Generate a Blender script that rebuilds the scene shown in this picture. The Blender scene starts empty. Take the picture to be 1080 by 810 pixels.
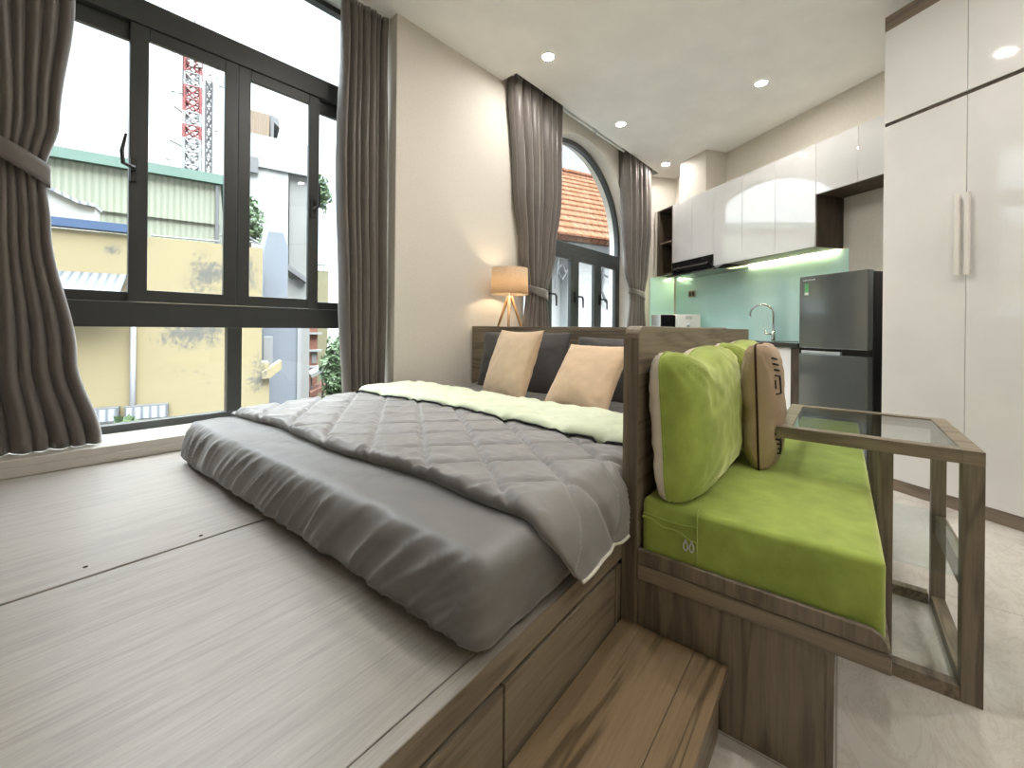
import bpy, bmesh, math, random
from mathutils import Vector, Matrix, noise
random.seed(7)
scn = bpy.context.scene
COL = scn.collection
R = math.radians

# ------------------------------------------------------------------ frames
class Frame:
    def __init__(s, x, y, deg):
        s.x, s.y, s.a = x, y, R(deg)
        s.c, s.s = math.cos(s.a), math.sin(s.a)
    def w(s, p):
        return Vector((s.x + p[0]*s.c - p[1]*s.s, s.y + p[0]*s.s + p[1]*s.c, p[2]))
    def l(s, p):
        dx, dy = p[0]-s.x, p[1]-s.y
        return Vector((dx*s.c + dy*s.s, -dx*s.s + dy*s.c, p[2]))
FA = Frame(0, 0, 0)              # furniture
FW = Frame(.416, 2.64, -3.819)   # window wall: x along, y outward
FC = Frame(3.587, -.53, 54.67)   # wardrobe / kitchen wall: x along, +y into room
FE = Frame(1.907, 10.518, -18)   # houses seen through the big window
FR = Frame(9.574, 5.621, -25)    # house seen through the arched window
CH = 3.335
SILL = .495

# ------------------------------------------------------------------ materials
def newmat(name):
    m = bpy.data.materials.new(name); m.use_nodes = True
    nt = m.node_tree
    return m, nt, nt.nodes['Principled BSDF']
def setp(b, **k):
    for n, v in k.items():
        n = n.replace('_', ' ')
        b.inputs[n].default_value = v
def N(nt, t, **k):
    n = nt.nodes.new(t)
    for a, v in k.items(): setattr(n, a, v)
    return n
def ramp(nt, fac, stops):
    r = N(nt, 'ShaderNodeValToRGB')
    e = r.color_ramp.elements
    while len(e) < len(stops): e.new(.5)
    for i, (p, c) in enumerate(stops):
        e[i].position = p; e[i].color = (*c, 1)
    nt.links.new(fac, r.inputs[0])
    return r
def coords(nt, scale, rot=(0, 0, 0)):
    tc = N(nt, 'ShaderNodeTexCoord'); mp = N(nt, 'ShaderNodeMapping')
    mp.inputs['Scale'].default_value = scale; mp.inputs['Rotation'].default_value = rot
    nt.links.new(tc.outputs['Object'], mp.inputs['Vector'])
    return mp.outputs[0]
def noise_n(nt, vec, scale, detail=4, rough=.55, dist=0):
    n = N(nt, 'ShaderNodeTexNoise'); n.inputs['Scale'].default_value = scale
    n.inputs['Detail'].default_value = detail; n.inputs['Roughness'].default_value = rough
    n.inputs['Distortion'].default_value = dist
    nt.links.new(vec, n.inputs['Vector']); return n.outputs['Fac']
def bump(nt, b, h, strength=.3, dist=.01):
    n = N(nt, 'ShaderNodeBump'); n.inputs['Strength'].default_value = strength
    n.inputs['Distance'].default_value = dist
    nt.links.new(h, n.inputs['Height']); nt.links.new(n.outputs[0], b.inputs['Normal'])
def mix(nt, fac, a, b, mode='MIX'):
    n = N(nt, 'ShaderNodeMix'); n.data_type = 'RGBA'; n.blend_type = mode
    for sock, v in ((n.inputs[0], fac), (n.inputs[6], a), (n.inputs[7], b)):
        if hasattr(v, 'is_output') or isinstance(v, bpy.types.NodeSocket): nt.links.new(v, sock)
        else: sock.default_value = v if not isinstance(v, tuple) else (*v, 1)
    return n.outputs[2]

def plain(name, col, rough=.5, metal=0, spec=.5, nscale=0, nstr=.1, **k):
    m, nt, b = newmat(name)
    setp(b, Base_Color=(*col, 1), Roughness=rough, Metallic=metal)
    b.inputs['Specular IOR Level'].default_value = spec
    v = coords(nt, (1, 1, 1))
    f = noise_n(nt, v, nscale or 3, 3)
    a = tuple(min(1, c*1.03) for c in col); d = tuple(c*.96 for c in col)
    r = ramp(nt, f, [(.3, d), (.7, a)]); nt.links.new(r.outputs[0], b.inputs['Base Color'])
    if nscale: bump(nt, b, noise_n(nt, v, nscale, 3), nstr, .002)
    setp(b, **k)
    return m
def wood(name, dark, light, axis=0, rough=.42, scale=1.0, spec=.35, bstr=.15, off=0, rings=.42):
    m, nt, b = newmat(name)
    s = [17*scale]*3; s[axis] = .8*scale
    v = coords(nt, tuple(s))
    vl = coords(nt, tuple((5.5*scale if i != axis else .42*scale) for i in range(3)))
    fib = noise_n(nt, v, 7, 6, .65)
    big = noise_n(nt, vl, 1.6, 3, .5, .6)
    # cathedral rings: contour lines of a stretched slow noise
    mul = N(nt, 'ShaderNodeMath', operation='MULTIPLY'); mul.inputs[1].default_value = 34
    nt.links.new(big, mul.inputs[0])
    sn = N(nt, 'ShaderNodeMath', operation='SINE'); nt.links.new(mul.outputs[0], sn.inputs[0])
    ab = N(nt, 'ShaderNodeMath', operation='MULTIPLY_ADD'); ab.inputs[1].default_value = .5; ab.inputs[2].default_value = .5
    nt.links.new(sn.outputs[0], ab.inputs[0])
    pw = N(nt, 'ShaderNodeMath', operation='POWER'); pw.inputs[1].default_value = 3.0
    nt.links.new(ab.outputs[0], pw.inputs[0])
    mid = tuple((x+y)/2 for x, y in zip(dark, light))
    r1 = ramp(nt, fib, [(.28, dark), (.5, mid), (.72, light)])
    r2 = ramp(nt, pw.outputs[0], [(0, tuple(c*1.12 for c in light)), (1, tuple(c*.8 for c in dark))])
    c = mix(nt, rings, r1.outputs[0], r2.outputs[0])
    nt.links.new(c, b.inputs['Base Color'])
    setp(b, Roughness=rough); b.inputs['Specular IOR Level'].default_value = spec
    bump(nt, b, fib, bstr, .002)
    return m
def cloth(name, col, rough=.85, sheen=.3, wv=350, tint=(1, 1, 1), var=.12, bstr=.25, sheenr=.4, spec=.2):
    m, nt, b = newmat(name)
    v = coords(nt, (1, 1, 1))
    f = noise_n(nt, v, 14, 4)
    r = ramp(nt, f, [(.25, tuple(c*(1-var) for c in col)), (.75, tuple(min(1, c*(1+var)) for c in col))])
    nt.links.new(r.outputs[0], b.inputs['Base Color'])
    setp(b, Roughness=rough, Sheen_Weight=sheen, Sheen_Roughness=sheenr, Sheen_Tint=(*tint, 1))
    b.inputs['Specular IOR Level'].default_value = spec
    bump(nt, b, noise_n(nt, v, wv, 2), bstr, .001)
    return m
def emit(name, col, st):
    m = bpy.data.materials.new(name); m.use_nodes = True; nt = m.node_tree
    nt.nodes.clear()
    e = N(nt, 'ShaderNodeEmission'); e.inputs[0].default_value = (*col, 1); e.inputs[1].default_value = st
    o = N(nt, 'ShaderNodeOutputMaterial'); nt.links.new(e.outputs[0], o.inputs[0]); return m
def glassm(name, tint=(1, 1, 1), refl=1.0, rough=0.0):
    m = bpy.data.materials.new(name); m.use_nodes = True; nt = m.node_tree; nt.nodes.clear()
    t = N(nt, 'ShaderNodeBsdfTransparent'); t.inputs[0].default_value = (*tint, 1)
    g = N(nt, 'ShaderNodeBsdfGlossy'); g.inputs['Roughness'].default_value = rough
    fr = N(nt, 'ShaderNodeFresnel'); ge = N(nt, 'ShaderNodeNewGeometry'); mr = N(nt, 'ShaderNodeMapRange')
    mr.inputs['To Min'].default_value = 1.45; mr.inputs['To Max'].default_value = 1/1.45
    nt.links.new(ge.outputs['Backfacing'], mr.inputs['Value']); nt.links.new(mr.outputs[0], fr.inputs[0])
    ml = N(nt, 'ShaderNodeMath', operation='MULTIPLY'); ml.inputs[1].default_value = refl
    nt.links.new(fr.outputs[0], ml.inputs[0])
    mx = N(nt, 'ShaderNodeMixShader'); nt.links.new(ml.outputs[0], mx.inputs[0])
    nt.links.new(t.outputs[0], mx.inputs[1]); nt.links.new(g.outputs[0], mx.inputs[2])
    o = N(nt, 'ShaderNodeOutputMaterial'); nt.links.new(mx.outputs[0], o.inputs[0]); return m

M = {}
DK, LT = (.115, .090, .062), (.285, .235, .168)
M['wood_x'] = wood('ash_wood_lengthwise', DK, LT, 0)
M['wood_z'] = wood('ash_wood_upright', tuple(c*.85 for c in DK), tuple(c*.85 for c in LT), 2)
M['wood_y'] = wood('ash_wood_crosswise', DK, LT, 1)
M['deck'] = wood('ash_wood_deck', (.25, .225, .20), (.37, .34, .305), 0, rough=.33, scale=1.5, spec=.45, rings=.16)
M['wood_step'] = wood('ash_wood_step', (.085, .055, .028), (.27, .195, .115), 0, rough=.35, rings=.6, scale=1.2)
M['wood_dark'] = wood('dark_walnut_laminate', (.035, .024, .016), (.085, .062, .042), 2, rough=.5)
M['wood_base'] = wood('brown_laminate_plinth', (.13, .10, .075), (.24, .19, .145), 0, rough=.4)
M['wall'] = plain('warm_white_paint', (.67, .63, .56), .85, nscale=60, nstr=.05)
M['reveal'] = plain('white_reveal_paint', (.82, .82, .80), .8, nscale=60, nstr=.05)
M['ceil'] = plain('ceiling_paint', (.90, .89, .855), .9)
M['gloss_white'] = plain('high_gloss_white_acrylic', (.79, .78, .765), .045, spec=.75)
M['gloss_kitchen'] = plain('high_gloss_white_cabinet', (.70, .695, .685), .02, spec=.5, IOR=2.3)
M['frame'] = plain('charcoal_aluminium', (.035, .038, .036), .38, spec=.5)
M['black'] = plain('black_plastic', (.012, .012, .013), .35)
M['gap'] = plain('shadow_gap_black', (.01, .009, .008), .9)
M['blackgloss'] = plain('black_glass', (.008, .008, .009), .06)
M['chrome'] = plain('polished_steel', (.62, .63, .64), .16, metal=1)
M['alu'] = plain('satin_aluminium', (.80, .77, .72), .3, metal=.15)
M['window_glass'] = glassm('clear_window_glass', (.985, .995, .99), .7)
M['table_glass'] = glassm('table_glass', (.93, .975, .96), 1.3)
M['white'] = plain('white_plastic', (.8, .8, .78), .4)
M['mint'] = plain('mint_back_painted_glass', (.64, .94, .88), .05, spec=.8)
M['counter'] = plain('black_granite', (.02, .019, .018), .12, nscale=0)
M['curtain'] = cloth('taupe_satin_curtain', (.118, .101, .089), .38, .4, 500, (1, .97, .93), .10, .2, .5, .35)
M['sheet'] = cloth('charcoal_sheet', (.168, .161, .156), .48, .45, 700, (1, .99, .98), .06, .15, .3, .55)
M['duvet'] = cloth('grey_duvet_cotton', (.24, .23, .222), .55, .5, 600, (1, 1, 1), .08, .2, .35, .4)
M['duvet_green'] = cloth('pale_green_duvet_lining', (.66, .71, .52), .7, .3, 600, (1, 1, .9), .07, .2)
M['piping'] = cloth('cream_piping', (.7, .68, .6), .7, .1)
M['pillow_grey'] = cloth('dark_grey_pillowcase', (.085, .08, .076), .6, .3, 700, (1, 1, 1), .06, .15)
M['pillow_beige'] = cloth('peach_linen', (.66, .49, .33), .85, .3, 300, (1, .95, .85), .06, .5)
M['velvet'] = cloth('lime_green_velvet', (.33, .42, .09), .7, 1.0, 90, (.95, 1, .55), .22, .15, .35, .15)
M['velvet_back'] = cloth('cream_cushion_back', (.66, .59, .47), .8, .3, 300)
M['burlap'] = cloth('brown_burlap', (.45, .34, .235), .95, .2, 260, (1, .9, .8), .12, .8)
M['cord_dark'] = cloth('dark_red_seam', (.05, .02, .015), .8, 0)
M['ink'] = plain('black_ink', (.02, .018, .018), .8)
M['steel_dark'] = plain('dark_grey_steel', (.20, .22, .215), .12, metal=.6, spec=.5)
M['silver'] = plain('silver_plastic', (.6, .62, .62), .3, metal=.3)
M['green_label'] = plain('green_energy_label', (.12, .38, .16), .5)
M['oak'] = wood('light_oak_lamp', (.38, .22, .10), (.60, .38, .19), 2)
M['tan'] = plain('tan_socket_plate', (.45, .36, .26), .35)

# marble floor
m, nt, b = newmat('polished_beige_marble_tile')
v = coords(nt, (1, 1, 1), (0, 0, R(-30)))
f1 = noise_n(nt, v, 1.7, 8, .62, 1.3)
v2 = coords(nt, (1, 2.6, 1), (0, 0, R(35)))
f2 = noise_n(nt, v2, 3.5, 8, .7, 2.0)
r1 = ramp(nt, f1, [(.3, (.52, .485, .43)), (.5, (.64, .605, .55)), (.75, (.72, .69, .64))])
r2 = ramp(nt, f2, [(.46, (1, 1, 1)), (.5, (.80, .78, .75)), (.54, (1, 1, 1))])
c = mix(nt, .6, r1.outputs[0], r2.outputs[0], 'MULTIPLY')
br = N(nt, 'ShaderNodeTexBrick'); br.offset = 0
br.inputs['Scale'].default_value = 1; br.inputs['Brick Width'].default_value = 1.2; br.inputs['Row Height'].default_value = 1.2
br.inputs['Mortar Size'].default_value = .0025; br.inputs['Mortar Smooth'].default_value = 0
nt.links.new(coords(nt, (1, 1, 1), (0, 0, R(0))), br.inputs['Vector'])
c = mix(nt, br.outputs['Fac'], c, (.40, .37, .32))
nt.links.new(c, b.inputs['Base Color']); setp(b, Roughness=.055); b.inputs['Specular IOR Level'].default_value = .65
M['floor'] = m
# sill stone
M['sill'] = plain('pale_sill_stone', (.50, .47, .42), .35)
# lamp shade (translucent fabric)
m, nt, b = newmat('linen_lamp_shade')
nt.nodes.remove(b)
df = N(nt, 'ShaderNodeBsdfDiffuse'); tr = N(nt, 'ShaderNodeBsdfTranslucent'); mx = N(nt, 'ShaderNodeMixShader')
sh = ramp(nt, noise_n(nt, coords(nt, (1, 1, 1)), 120, 3), [(.3, (.60, .49, .36)), (.7, (.74, .62, .47))])
nt.links.new(sh.outputs[0], df.inputs[0]); nt.links.new(sh.outputs[0], tr.inputs[0]); mx.inputs[0].default_value = .45
nt.links.new(df.outputs[0], mx.inputs[1]); nt.links.new(tr.outputs[0], mx.inputs[2])
nt.links.new(mx.outputs[0], nt.nodes['Material Output'].inputs[0]); M['shade'] = m
M['bulb'] = emit('warm_bulb', (1, .80, .56), 60)
M['down'] = emit('downlight_glow', (1, .955, .90), 335)
M['led'] = emit('led_strip_glow', (1, .95, .55), 60)
# stained yellow render
def stained(name, base, dark, amt, spots=()):
    m, nt, b = newmat(name)
    v = coords(nt, (1, 1, 1))
    f = noise_n(nt, v, .9, 10, .7, .5); g = noise_n(nt, coords(nt, (1, 1, .6)), 14, 10, .8)
    ml = N(nt, 'ShaderNodeMath', operation='MULTIPLY'); nt.links.new(f, ml.inputs[0]); nt.links.new(g, ml.inputs[1])
    fac = ml.outputs[0]
    for cx, cz, rx, rz, k in spots:
        t_ = N(nt, 'ShaderNodeTexCoord'); mp = N(nt, 'ShaderNodeMapping'); gr = N(nt, 'ShaderNodeTexGradient', gradient_type='SPHERICAL')
        mp.inputs['Scale'].default_value = (1/rx, 0, 1/rz); mp.inputs['Location'].default_value = (-cx/rx, 0, -cz/rz)
        nt.links.new(t_.outputs['Object'], mp.inputs[0]); nt.links.new(mp.outputs[0], gr.inputs[0])
        ma = N(nt, 'ShaderNodeMath', operation='MULTIPLY_ADD'); ma.inputs[1].default_value = k
        nt.links.new(gr.outputs['Fac'], ma.inputs[0]); nt.links.new(fac, ma.inputs[2]); fac = ma.outputs[0]
    r = ramp(nt, fac, [(amt-.02, base), (amt+.02, tuple((x+y)/2 for x, y in zip(base, dark))), (amt+.06, dark)])
    nt.links.new(r.outputs[0], b.inputs['Base Color']); setp(b, Roughness=.95); return m
M['yellow_wall'] = stained('weathered_yellow_render', (0.160, 0.131, 0.072), (0.066, 0.064, 0.055), .33, [(3.75, 6.9, .95, .55, .17), (4.0, 8.1, .6, .6, .13), (4.75, 8.1, .4, 1.0, .13), (2.55, 8.45, .2, .16, .16), (2.0, 7.8, .5, .4, .05), (4.9, 5.9, .3, .9, .10)])
M['white_old'] = stained('weathered_white_render', (0.152, 0.152, 0.142), (0.099, 0.099, 0.091), .33)
def corrug(name, c1, c2, scale, axis=0):
    m, nt, b = newmat(name)
    v = coords(nt, (1, 1, 1))
    w = N(nt, 'ShaderNodeTexWave'); w.bands_direction = 'XYZ'[axis]; w.inputs['Scale'].default_value = scale
    nt.links.new(v, w.inputs['Vector'])
    r = ramp(nt, w.outputs['Fac'], [(.0, c1), (.6, c2), (1, c2)])
    nt.links.new(r.outputs[0], b.inputs['Base Color']); setp(b, Roughness=.6)
    bump(nt, b, w.outputs['Fac'], .5, .05); return m
M['corr_green'] = corrug('pale_green_corrugated', (0.123, 0.136, 0.096), (0.168, 0.177, 0.132), 2.2)
M['corr_grey'] = corrug('grey_corrugated', (.085, .092, .10), (.22, .23, .24), 2.6)
M['corr_awning'] = corrug('awning_corrugated', (.030, .034, .038), (.085, .09, .095), 2.6)
M['corr_orange'] = corrug('tan_corrugated', (0.103, 0.069, 0.042), (0.135, 0.096, 0.061), 4)
M['roof_edge'] = plain('green_roof_edge', (0.058, 0.099, 0.078), .7)
M['blue_beam'] = plain('blue_painted_beam', (0.010, 0.030, 0.072), .7)
M['bluegrey'] = plain('pale_blue_render', (0.103, 0.114, 0.130), .9)
M['whitewash'] = plain('white_render', (0.213, 0.213, 0.206), .9)
M['white_far'] = plain('bright_white_render', (0.546, 0.546, 0.520), .9)
M['salmon'] = plain('salmon_render', (0.147, 0.064, 0.044), .9)
M['yellow2'] = plain('pale_yellow_render', (0.152, 0.142, 0.085), .9)
M['leafm'] = plain('leaf_green', (0.049, 0.081, 0.031), .7)
M['bark'] = plain('bark', (0.030, 0.022, 0.014), .9)
M['tower_white'] = plain('tower_white_paint', (.16, .16, .16), .6)
M['red_paint'] = plain('red_paint', (0.135, 0.025, 0.022), .6)
M['white_paint'] = plain('white_paint', (0.152, 0.152, 0.152), .6)
M['grey_paint'] = plain('grey_paint', (0.069, 0.069, 0.069), .6)
M['asphalt'] = plain('street_grey', (0.055, 0.055, 0.052), .9)
# roof tiles
m, nt, b = newmat('terracotta_roof_tiles')
v = coords(nt, (1, 1, 1))
brk = N(nt, 'ShaderNodeTexBrick'); brk.inputs['Scale'].default_value = 1
brk.inputs['Brick Width'].default_value = .24; brk.inputs['Row Height'].default_value = .29; brk.inputs['Mortar Size'].default_value = .018
brk.inputs['Color1'].default_value = (.105, .047, .027, 1); brk.inputs['Color2'].default_value = (.120, .060, .038, 1); brk.inputs['Mortar'].default_value = (.050, .019, .008, 1)
nt.links.new(v, brk.inputs['Vector']); nt.links.new(brk.outputs['Color'], b.inputs['Base Color']); setp(b, Roughness=1.0); b.inputs['Specular IOR Level'].default_value = 0
M['tiles'] = m

# ------------------------------------------------------------------ mesh builder
class MB:
    def __init__(s): s.bm = bmesh.new()
    def box(s, x0, x1, y0, y1, z0, z1, rot=None):
        vs = [s.bm.verts.new((x, y, z)) for x in (x0, x1) for y in (y0, y1) for z in (z0, z1)]
        for f in ((0, 1, 3, 2), (4, 6, 7, 5), (0, 4, 5, 1), (2, 3, 7, 6), (0, 2, 6, 4), (1, 5, 7, 3)):
            s.bm.faces.new([vs[i] for i in f])
        return s
    def prism(s, pts, a, b, axis=2):
        """pts: polygon in the other two axes (in order), extruded from a to b along axis"""
        def P(p, t):
            if axis == 2: return (p[0], p[1], t)
            if axis == 1: return (p[0], t, p[1])
            return (t, p[0], p[1])
        n = len(pts)
        lo = [s.bm.verts.new(P(p, a)) for p in pts]; hi = [s.bm.verts.new(P(p, b)) for p in pts]
        s.bm.faces.new(lo); s.bm.faces.new(hi)
        for i in range(n): s.bm.faces.new((lo[i], lo[(i+1) % n], hi[(i+1) % n], hi[i]))
        return s
    def tube(s, pts, r, seg=10, cap=True):
        pts = [Vector(p) for p in pts]; rings = []
        rr = r if isinstance(r, (list, tuple)) else [r]*len(pts)
        for i, p in enumerate(pts):
            d = (pts[min(i+1, len(pts)-1)] - pts[max(i-1, 0)]).normalized()
            u = d.orthogonal().normalized() if i == 0 else (u - d*u.dot(d)).normalized()
            v = d.cross(u)
            rings.append([s.bm.verts.new(p + (u*math.cos(2*math.pi*k/seg) + v*math.sin(2*math.pi*k/seg))*rr[i]) for k in range(seg)])
        for a, b in zip(rings, rings[1:]):
            for k in range(seg): s.bm.faces.new((a[k], a[(k+1) % seg], b[(k+1) % seg], b[k]))
        if cap: s.bm.faces.new(rings[0]); s.bm.faces.new(rings[-1])
        return s
    def ring(s, cx, cy, z0, z1, ri, ro, seg=40):
        A = []
        for k in range(seg):
            a = 2*math.pi*k/seg; c, d = math.cos(a), math.sin(a)
            A.append([s.bm.verts.new((cx+c*q, cy+d*q, z)) for q, z in ((ri, z0), (ro, z0), (ro, z1), (ri, z1))])
        for k in range(seg):
            p, q = A[k], A[(k+1) % seg]
            for j in range(4): s.bm.faces.new((p[j], p[(j+1) % 4], q[(j+1) % 4], q[j]))
        return s
    def quad(s, *p): s.bm.faces.new([s.bm.verts.new(q) for q in p]); return s
    def grid(s, f, nu, nv, closeu=False):
        V = [[s.bm.verts.new(f(i/nu, j/nv)) for j in range(nv+1)] for i in range(nu if closeu else nu+1)]
        for i in range(nu):
            a = V[i]; b = V[(i+1) % len(V)]
            for j in range(nv): s.bm.faces.new((a[j], b[j], b[j+1], a[j+1]))
        return s
    def softbox(s, x0, x1, y0, y1, z0, z1, r, step, disp=None):
        st_ = step if isinstance(step, tuple) else (step,)*3
        lo = Vector((x0, y0, z0)); hi = Vector((x1, y1, z1))
        n = [max(2, round((hi[i]-lo[i])/st_[i])) for i in range(3)]
        # denser lines close to the edges
        def line(a, b, k):
            out = [a, a+r*.3, a+r*.65, a+r]
            kk = max(1, k-2)
            out += [a+r + (b-a-2*r)*i/kk for i in range(1, kk)]
            out += [b-r, b-r*.65, b-r*.3, b]; return out
        L = [line(lo[i], hi[i], n[i]) for i in range(3)]
        cache = {}
        def V(i, j, k):
            if (i, j, k) in cache: return cache[(i, j, k)]
            p = Vector((L[0][i], L[1][j], L[2][k]))
            q = Vector([min(max(p[t], lo[t]+r), hi[t]-r) for t in range(3)])
            d = p-q; nrm = d.normalized() if d.length > 1e-9 else Vector((0, 0, 1))
            p = q + nrm*r
            if disp: p = p + disp(p, nrm)
            v = s.bm.verts.new(p); cache[(i, j, k)] = v; return v
        X, Y, Z = (len(a)-1 for a in L)
        for i in range(X):
            for j in range(Y):
                for k in (0, Z): s.bm.faces.new((V(i, j, k), V(i+1, j, k), V(i+1, j+1, k), V(i, j+1, k)))
        for i in range(X):
            for k in range(Z):
                for j in (0, Y): s.bm.faces.new((V(i, j, k), V(i+1, j, k), V(i+1, j, k+1), V(i, j, k+1)))
        for j in range(Y):
            for k in range(Z):
                for i in (0, X): s.bm.faces.new((V(i, j, k), V(i, j+1, k), V(i, j+1, k+1), V(i, j, k+1)))
        return s

ORG = {}
def obj(name, mb, mat, parent=None, F=FA, loc=None, bevel=0, smooth=False, solid=0, mats=None, sub=0):
    me = bpy.data.meshes.new(name)
    bm = mb.bm
    bmesh.ops.recalc_face_normals(bm, faces=bm.faces)
    o = bpy.data.objects.new(name, me); COL.objects.link(o)
    if parent is not None:
        F, org = ORG[parent.name]
        bmesh.ops.translate(bm, verts=bm.verts, vec=-Vector(org))
        o.parent = parent; ORG[o.name] = (F, org)
    else:
        if loc is None:
            zs = [v.co.z for v in bm.verts]; xs = [v.co.x for v in bm.verts]; ys = [v.co.y for v in bm.verts]
            loc = ((min(xs)+max(xs))/2, (min(ys)+max(ys))/2, min(zs))
        bmesh.ops.translate(bm, verts=bm.verts, vec=-Vector(loc))
        o.location = F.w(loc); o.rotation_euler = (0, 0, F.a); ORG[o.name] = (F, loc)
    bm.to_mesh(me); bm.free()
    for mm in ([mat] if mats is None else mats): me.materials.append(mm if not isinstance(mm, str) else M[mm])
    if smooth:
        for p in me.polygons: p.use_smooth = True
    if bevel:
        b = o.modifiers.new('bevel', 'BEVEL'); b.width = bevel; b.segments = 2; b.limit_method = 'ANGLE'; b.angle_limit = R(40)
    if solid:
        b = o.modifiers.new('solid', 'SOLIDIFY'); b.thickness = solid; b.offset = 0
    if sub:
        b = o.modifiers.new('sub', 'SUBSURF'); b.levels = sub; b.render_levels = sub
    return o
def thing(name, label, cat, F, loc, group=None, kind=None):
    o = bpy.data.objects.new(name, None); COL.objects.link(o)
    o.empty_display_size = .1
    o.location = F.w(loc); o.rotation_euler = (0, 0, F.a); ORG[o.name] = (F, loc)
    if kind: o['kind'] = kind
    if label: o['label'] = label
    if cat: o['category'] = cat
    if group: o['group'] = group
    return o
def tag(o, label, cat, group=None, kind=None):
    o['label'] = label; o['category'] = cat
    if group: o['group'] = group
    if kind: o['kind'] = kind
    return o
def struct(o, label=None):
    o['kind'] = 'structure'
    if label: o['label'] = label
    return o
def box(name, mat, dims, parent=None, F=FA, bevel=.002, **k):
    return obj(name, MB().box(*dims), mat, parent, F, bevel=bevel, **k)

# ------------------------------------------------------------------ room shell
P2 = FW.w((5.74, 0, 0)); P3 = FC.w((3.70, -.9, 0)); P4 = FC.w((-2.2, -.9, 0)); PL = FW.w((-2.2, 0, 0))
P5 = Vector((PL.x, -2.9, 0))
pocket = [FW.w(p) for p in ((2.545, 0, 0), (2.545, -.18, 0), (5.70, -.165, 0), (5.70, 0, 0))]
recess = [FW.w(p) for p in ((-.95, 0, 0), (-.95, .35, 0), (1.44, .35, 0), (1.44, 0, 0))]
fl = [P5, PL, P2, P3, P4]
struct(obj('floor', MB().prism([p[:2] for p in (P5, PL + Vector((0, .3, 0)), P2 + Vector((.3, .3, 0)), P3 + Vector((.3, 0, 0)), P4)], -.1, 0), 'floor', loc=(0, 0, 0)))
cm = MB().prism([p[:2] for p in ([P5, PL] + recess + pocket + [P2, P3, P4])], CH, CH+.16)
cm.prism([FW.w(p)[:2] for p in ((2.5, .02, 0), (2.5, -.22, 0), (5.75, -.22, 0), (5.75, .02, 0))], CH+.12, CH+.2)
struct(obj('ceiling', cm, 'ceil'))
# window wall
wm = MB(); T = .30
wm.box(-2.2, -.95, 0, T, 0, CH+.16)
wm.box(-.95, -.44, .27, T+.05, SILL, CH+.01)
wm.box(-.95, 1.44, 0, T+.05, 0, SILL-.035)
wm.box(1.44, 2.88, 0, T, 0, CH+.2)
wm.box(2.88, 5.12, 0, T, 0, .5)
wm.box(5.12, 5.9, 0, T, 0, CH+.2)
AC, AZ, AR = 4.0, 2.18, 1.12
NS = 48
for i in range(NS):
    a0, a1 = math.pi*i/NS, math.pi*(i+1)/NS
    p0 = (AC+AR*math.cos(a0), AZ+AR*math.sin(a0)); p1 = (AC+AR*math.cos(a1), AZ+AR*math.sin(a1))
    wm.prism([p0, (p0[0], CH+.2), (p1[0], CH+.2), p1], 0, T, axis=1)
struct(obj('wall_left', wm, 'wall', F=FW, loc=(0, 0, 0)))
sm = MB().box(-.95, 1.44, -.012, .29, SILL-.035, SILL)
struct(obj('window_sill', sm, 'sill', F=FW, bevel=.004))
sr = MB().box(-2.2, 1.5, -.012, .0, .42, SILL-.034)
struct(obj('baseboard_left', sr, 'sill', F=FW, bevel=.002))
def wallseg(name, a, b, t=.15):
    d = Vector((b-a)[:2]).normalized(); n = Vector((d.y, -d.x))
    A, B = Vector(a[:2]), Vector(b[:2])
    # outward side: away from room centre
    c = Vector((1.5, 0))
    if (A - c).dot(n) < 0: n = -n
    m_ = MB().prism([A, B, B+n*t, A+n*t], 0, CH+.16)
    return struct(obj(name, m_, 'wall', loc=(A.x, A.y, 0)))
wallseg('wall_far_end', P2 + (P2-P3)*.3, P3 + (P3-P2)*.3)
wallseg('wall_kitchen', P3, P4)
wallseg('wall_back', P4, P5)
wallseg('wall_right', P5, PL)
struct(obj('wall_column', MB().box(2.71, 3.20, -.9, -.585, 2.80, CH+.02), 'wall', F=FC, bevel=.003))

# ------------------------------------------------------------------ main window
W1 = thing('window_1', 'tall charcoal framed window over the pale sill', None, FW, (.5, .292, SILL), kind='structure')
f0, f1_ = .285, .345
fm = MB()
fm.box(-.44, 1.44, f0, f1_, SILL, .536)
fm.box(-.44, 1.44, f0, f1_, 3.297, CH)
fm.box(-.44, -.38, f0, f1_, .536, 3.297); fm.box(1.38, 1.44, f0, f1_, .536, 3.297)
fm.box(-.38, 1.38, f0, f1_, 1.04, 1.172)
fm.box(-.38, 1.38, f0-.012, f1_, 2.64, 2.772)
fm.box(.48, .557, f0, f1_, .536, 1.04)
obj('window_frame', fm, 'frame', W1, bevel=.003)
def sash(s0, s1, z0, z1, gs0, gs1, gz0, gz1, o0, o1):
    m_ = MB()
    m_.box(s0, gs0, o0, o1, z0, z1); m_.box(gs1, s1, o0, o1, z0, z1)
    m_.box(gs0, gs1, o0, o1, z0, gz0); m_.box(gs0, gs1, o0, o1, gz1, z1)
    return m_
for nm, s0, s1, g0, g1, gz0, gz1, o0, o1 in (
        ('a', -.38, .075, -.335, .036, 1.225, 2.55, .312, .340),
        ('b', .036, .523, .112, .456, 1.238, 2.572, .283, .310),
        ('c', .526, 1.012, .592, .942, 1.238, 2.572, .283, .310),
        ('d', .975, 1.38, 1.009, 1.335, 1.225, 2.55, .312, .340)):
    sa = obj('sash', sash(s0, s1, 1.174, 2.638, g0, g1, gz0, gz1, o0, o1), 'frame', W1, bevel=.003)
    obj('pane', MB().box(g0-.005, g1+.005, (o0+o1)/2-.002, (o0+o1)/2+.002, gz0-.005, gz1+.005), 'window_glass', sa)
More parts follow.
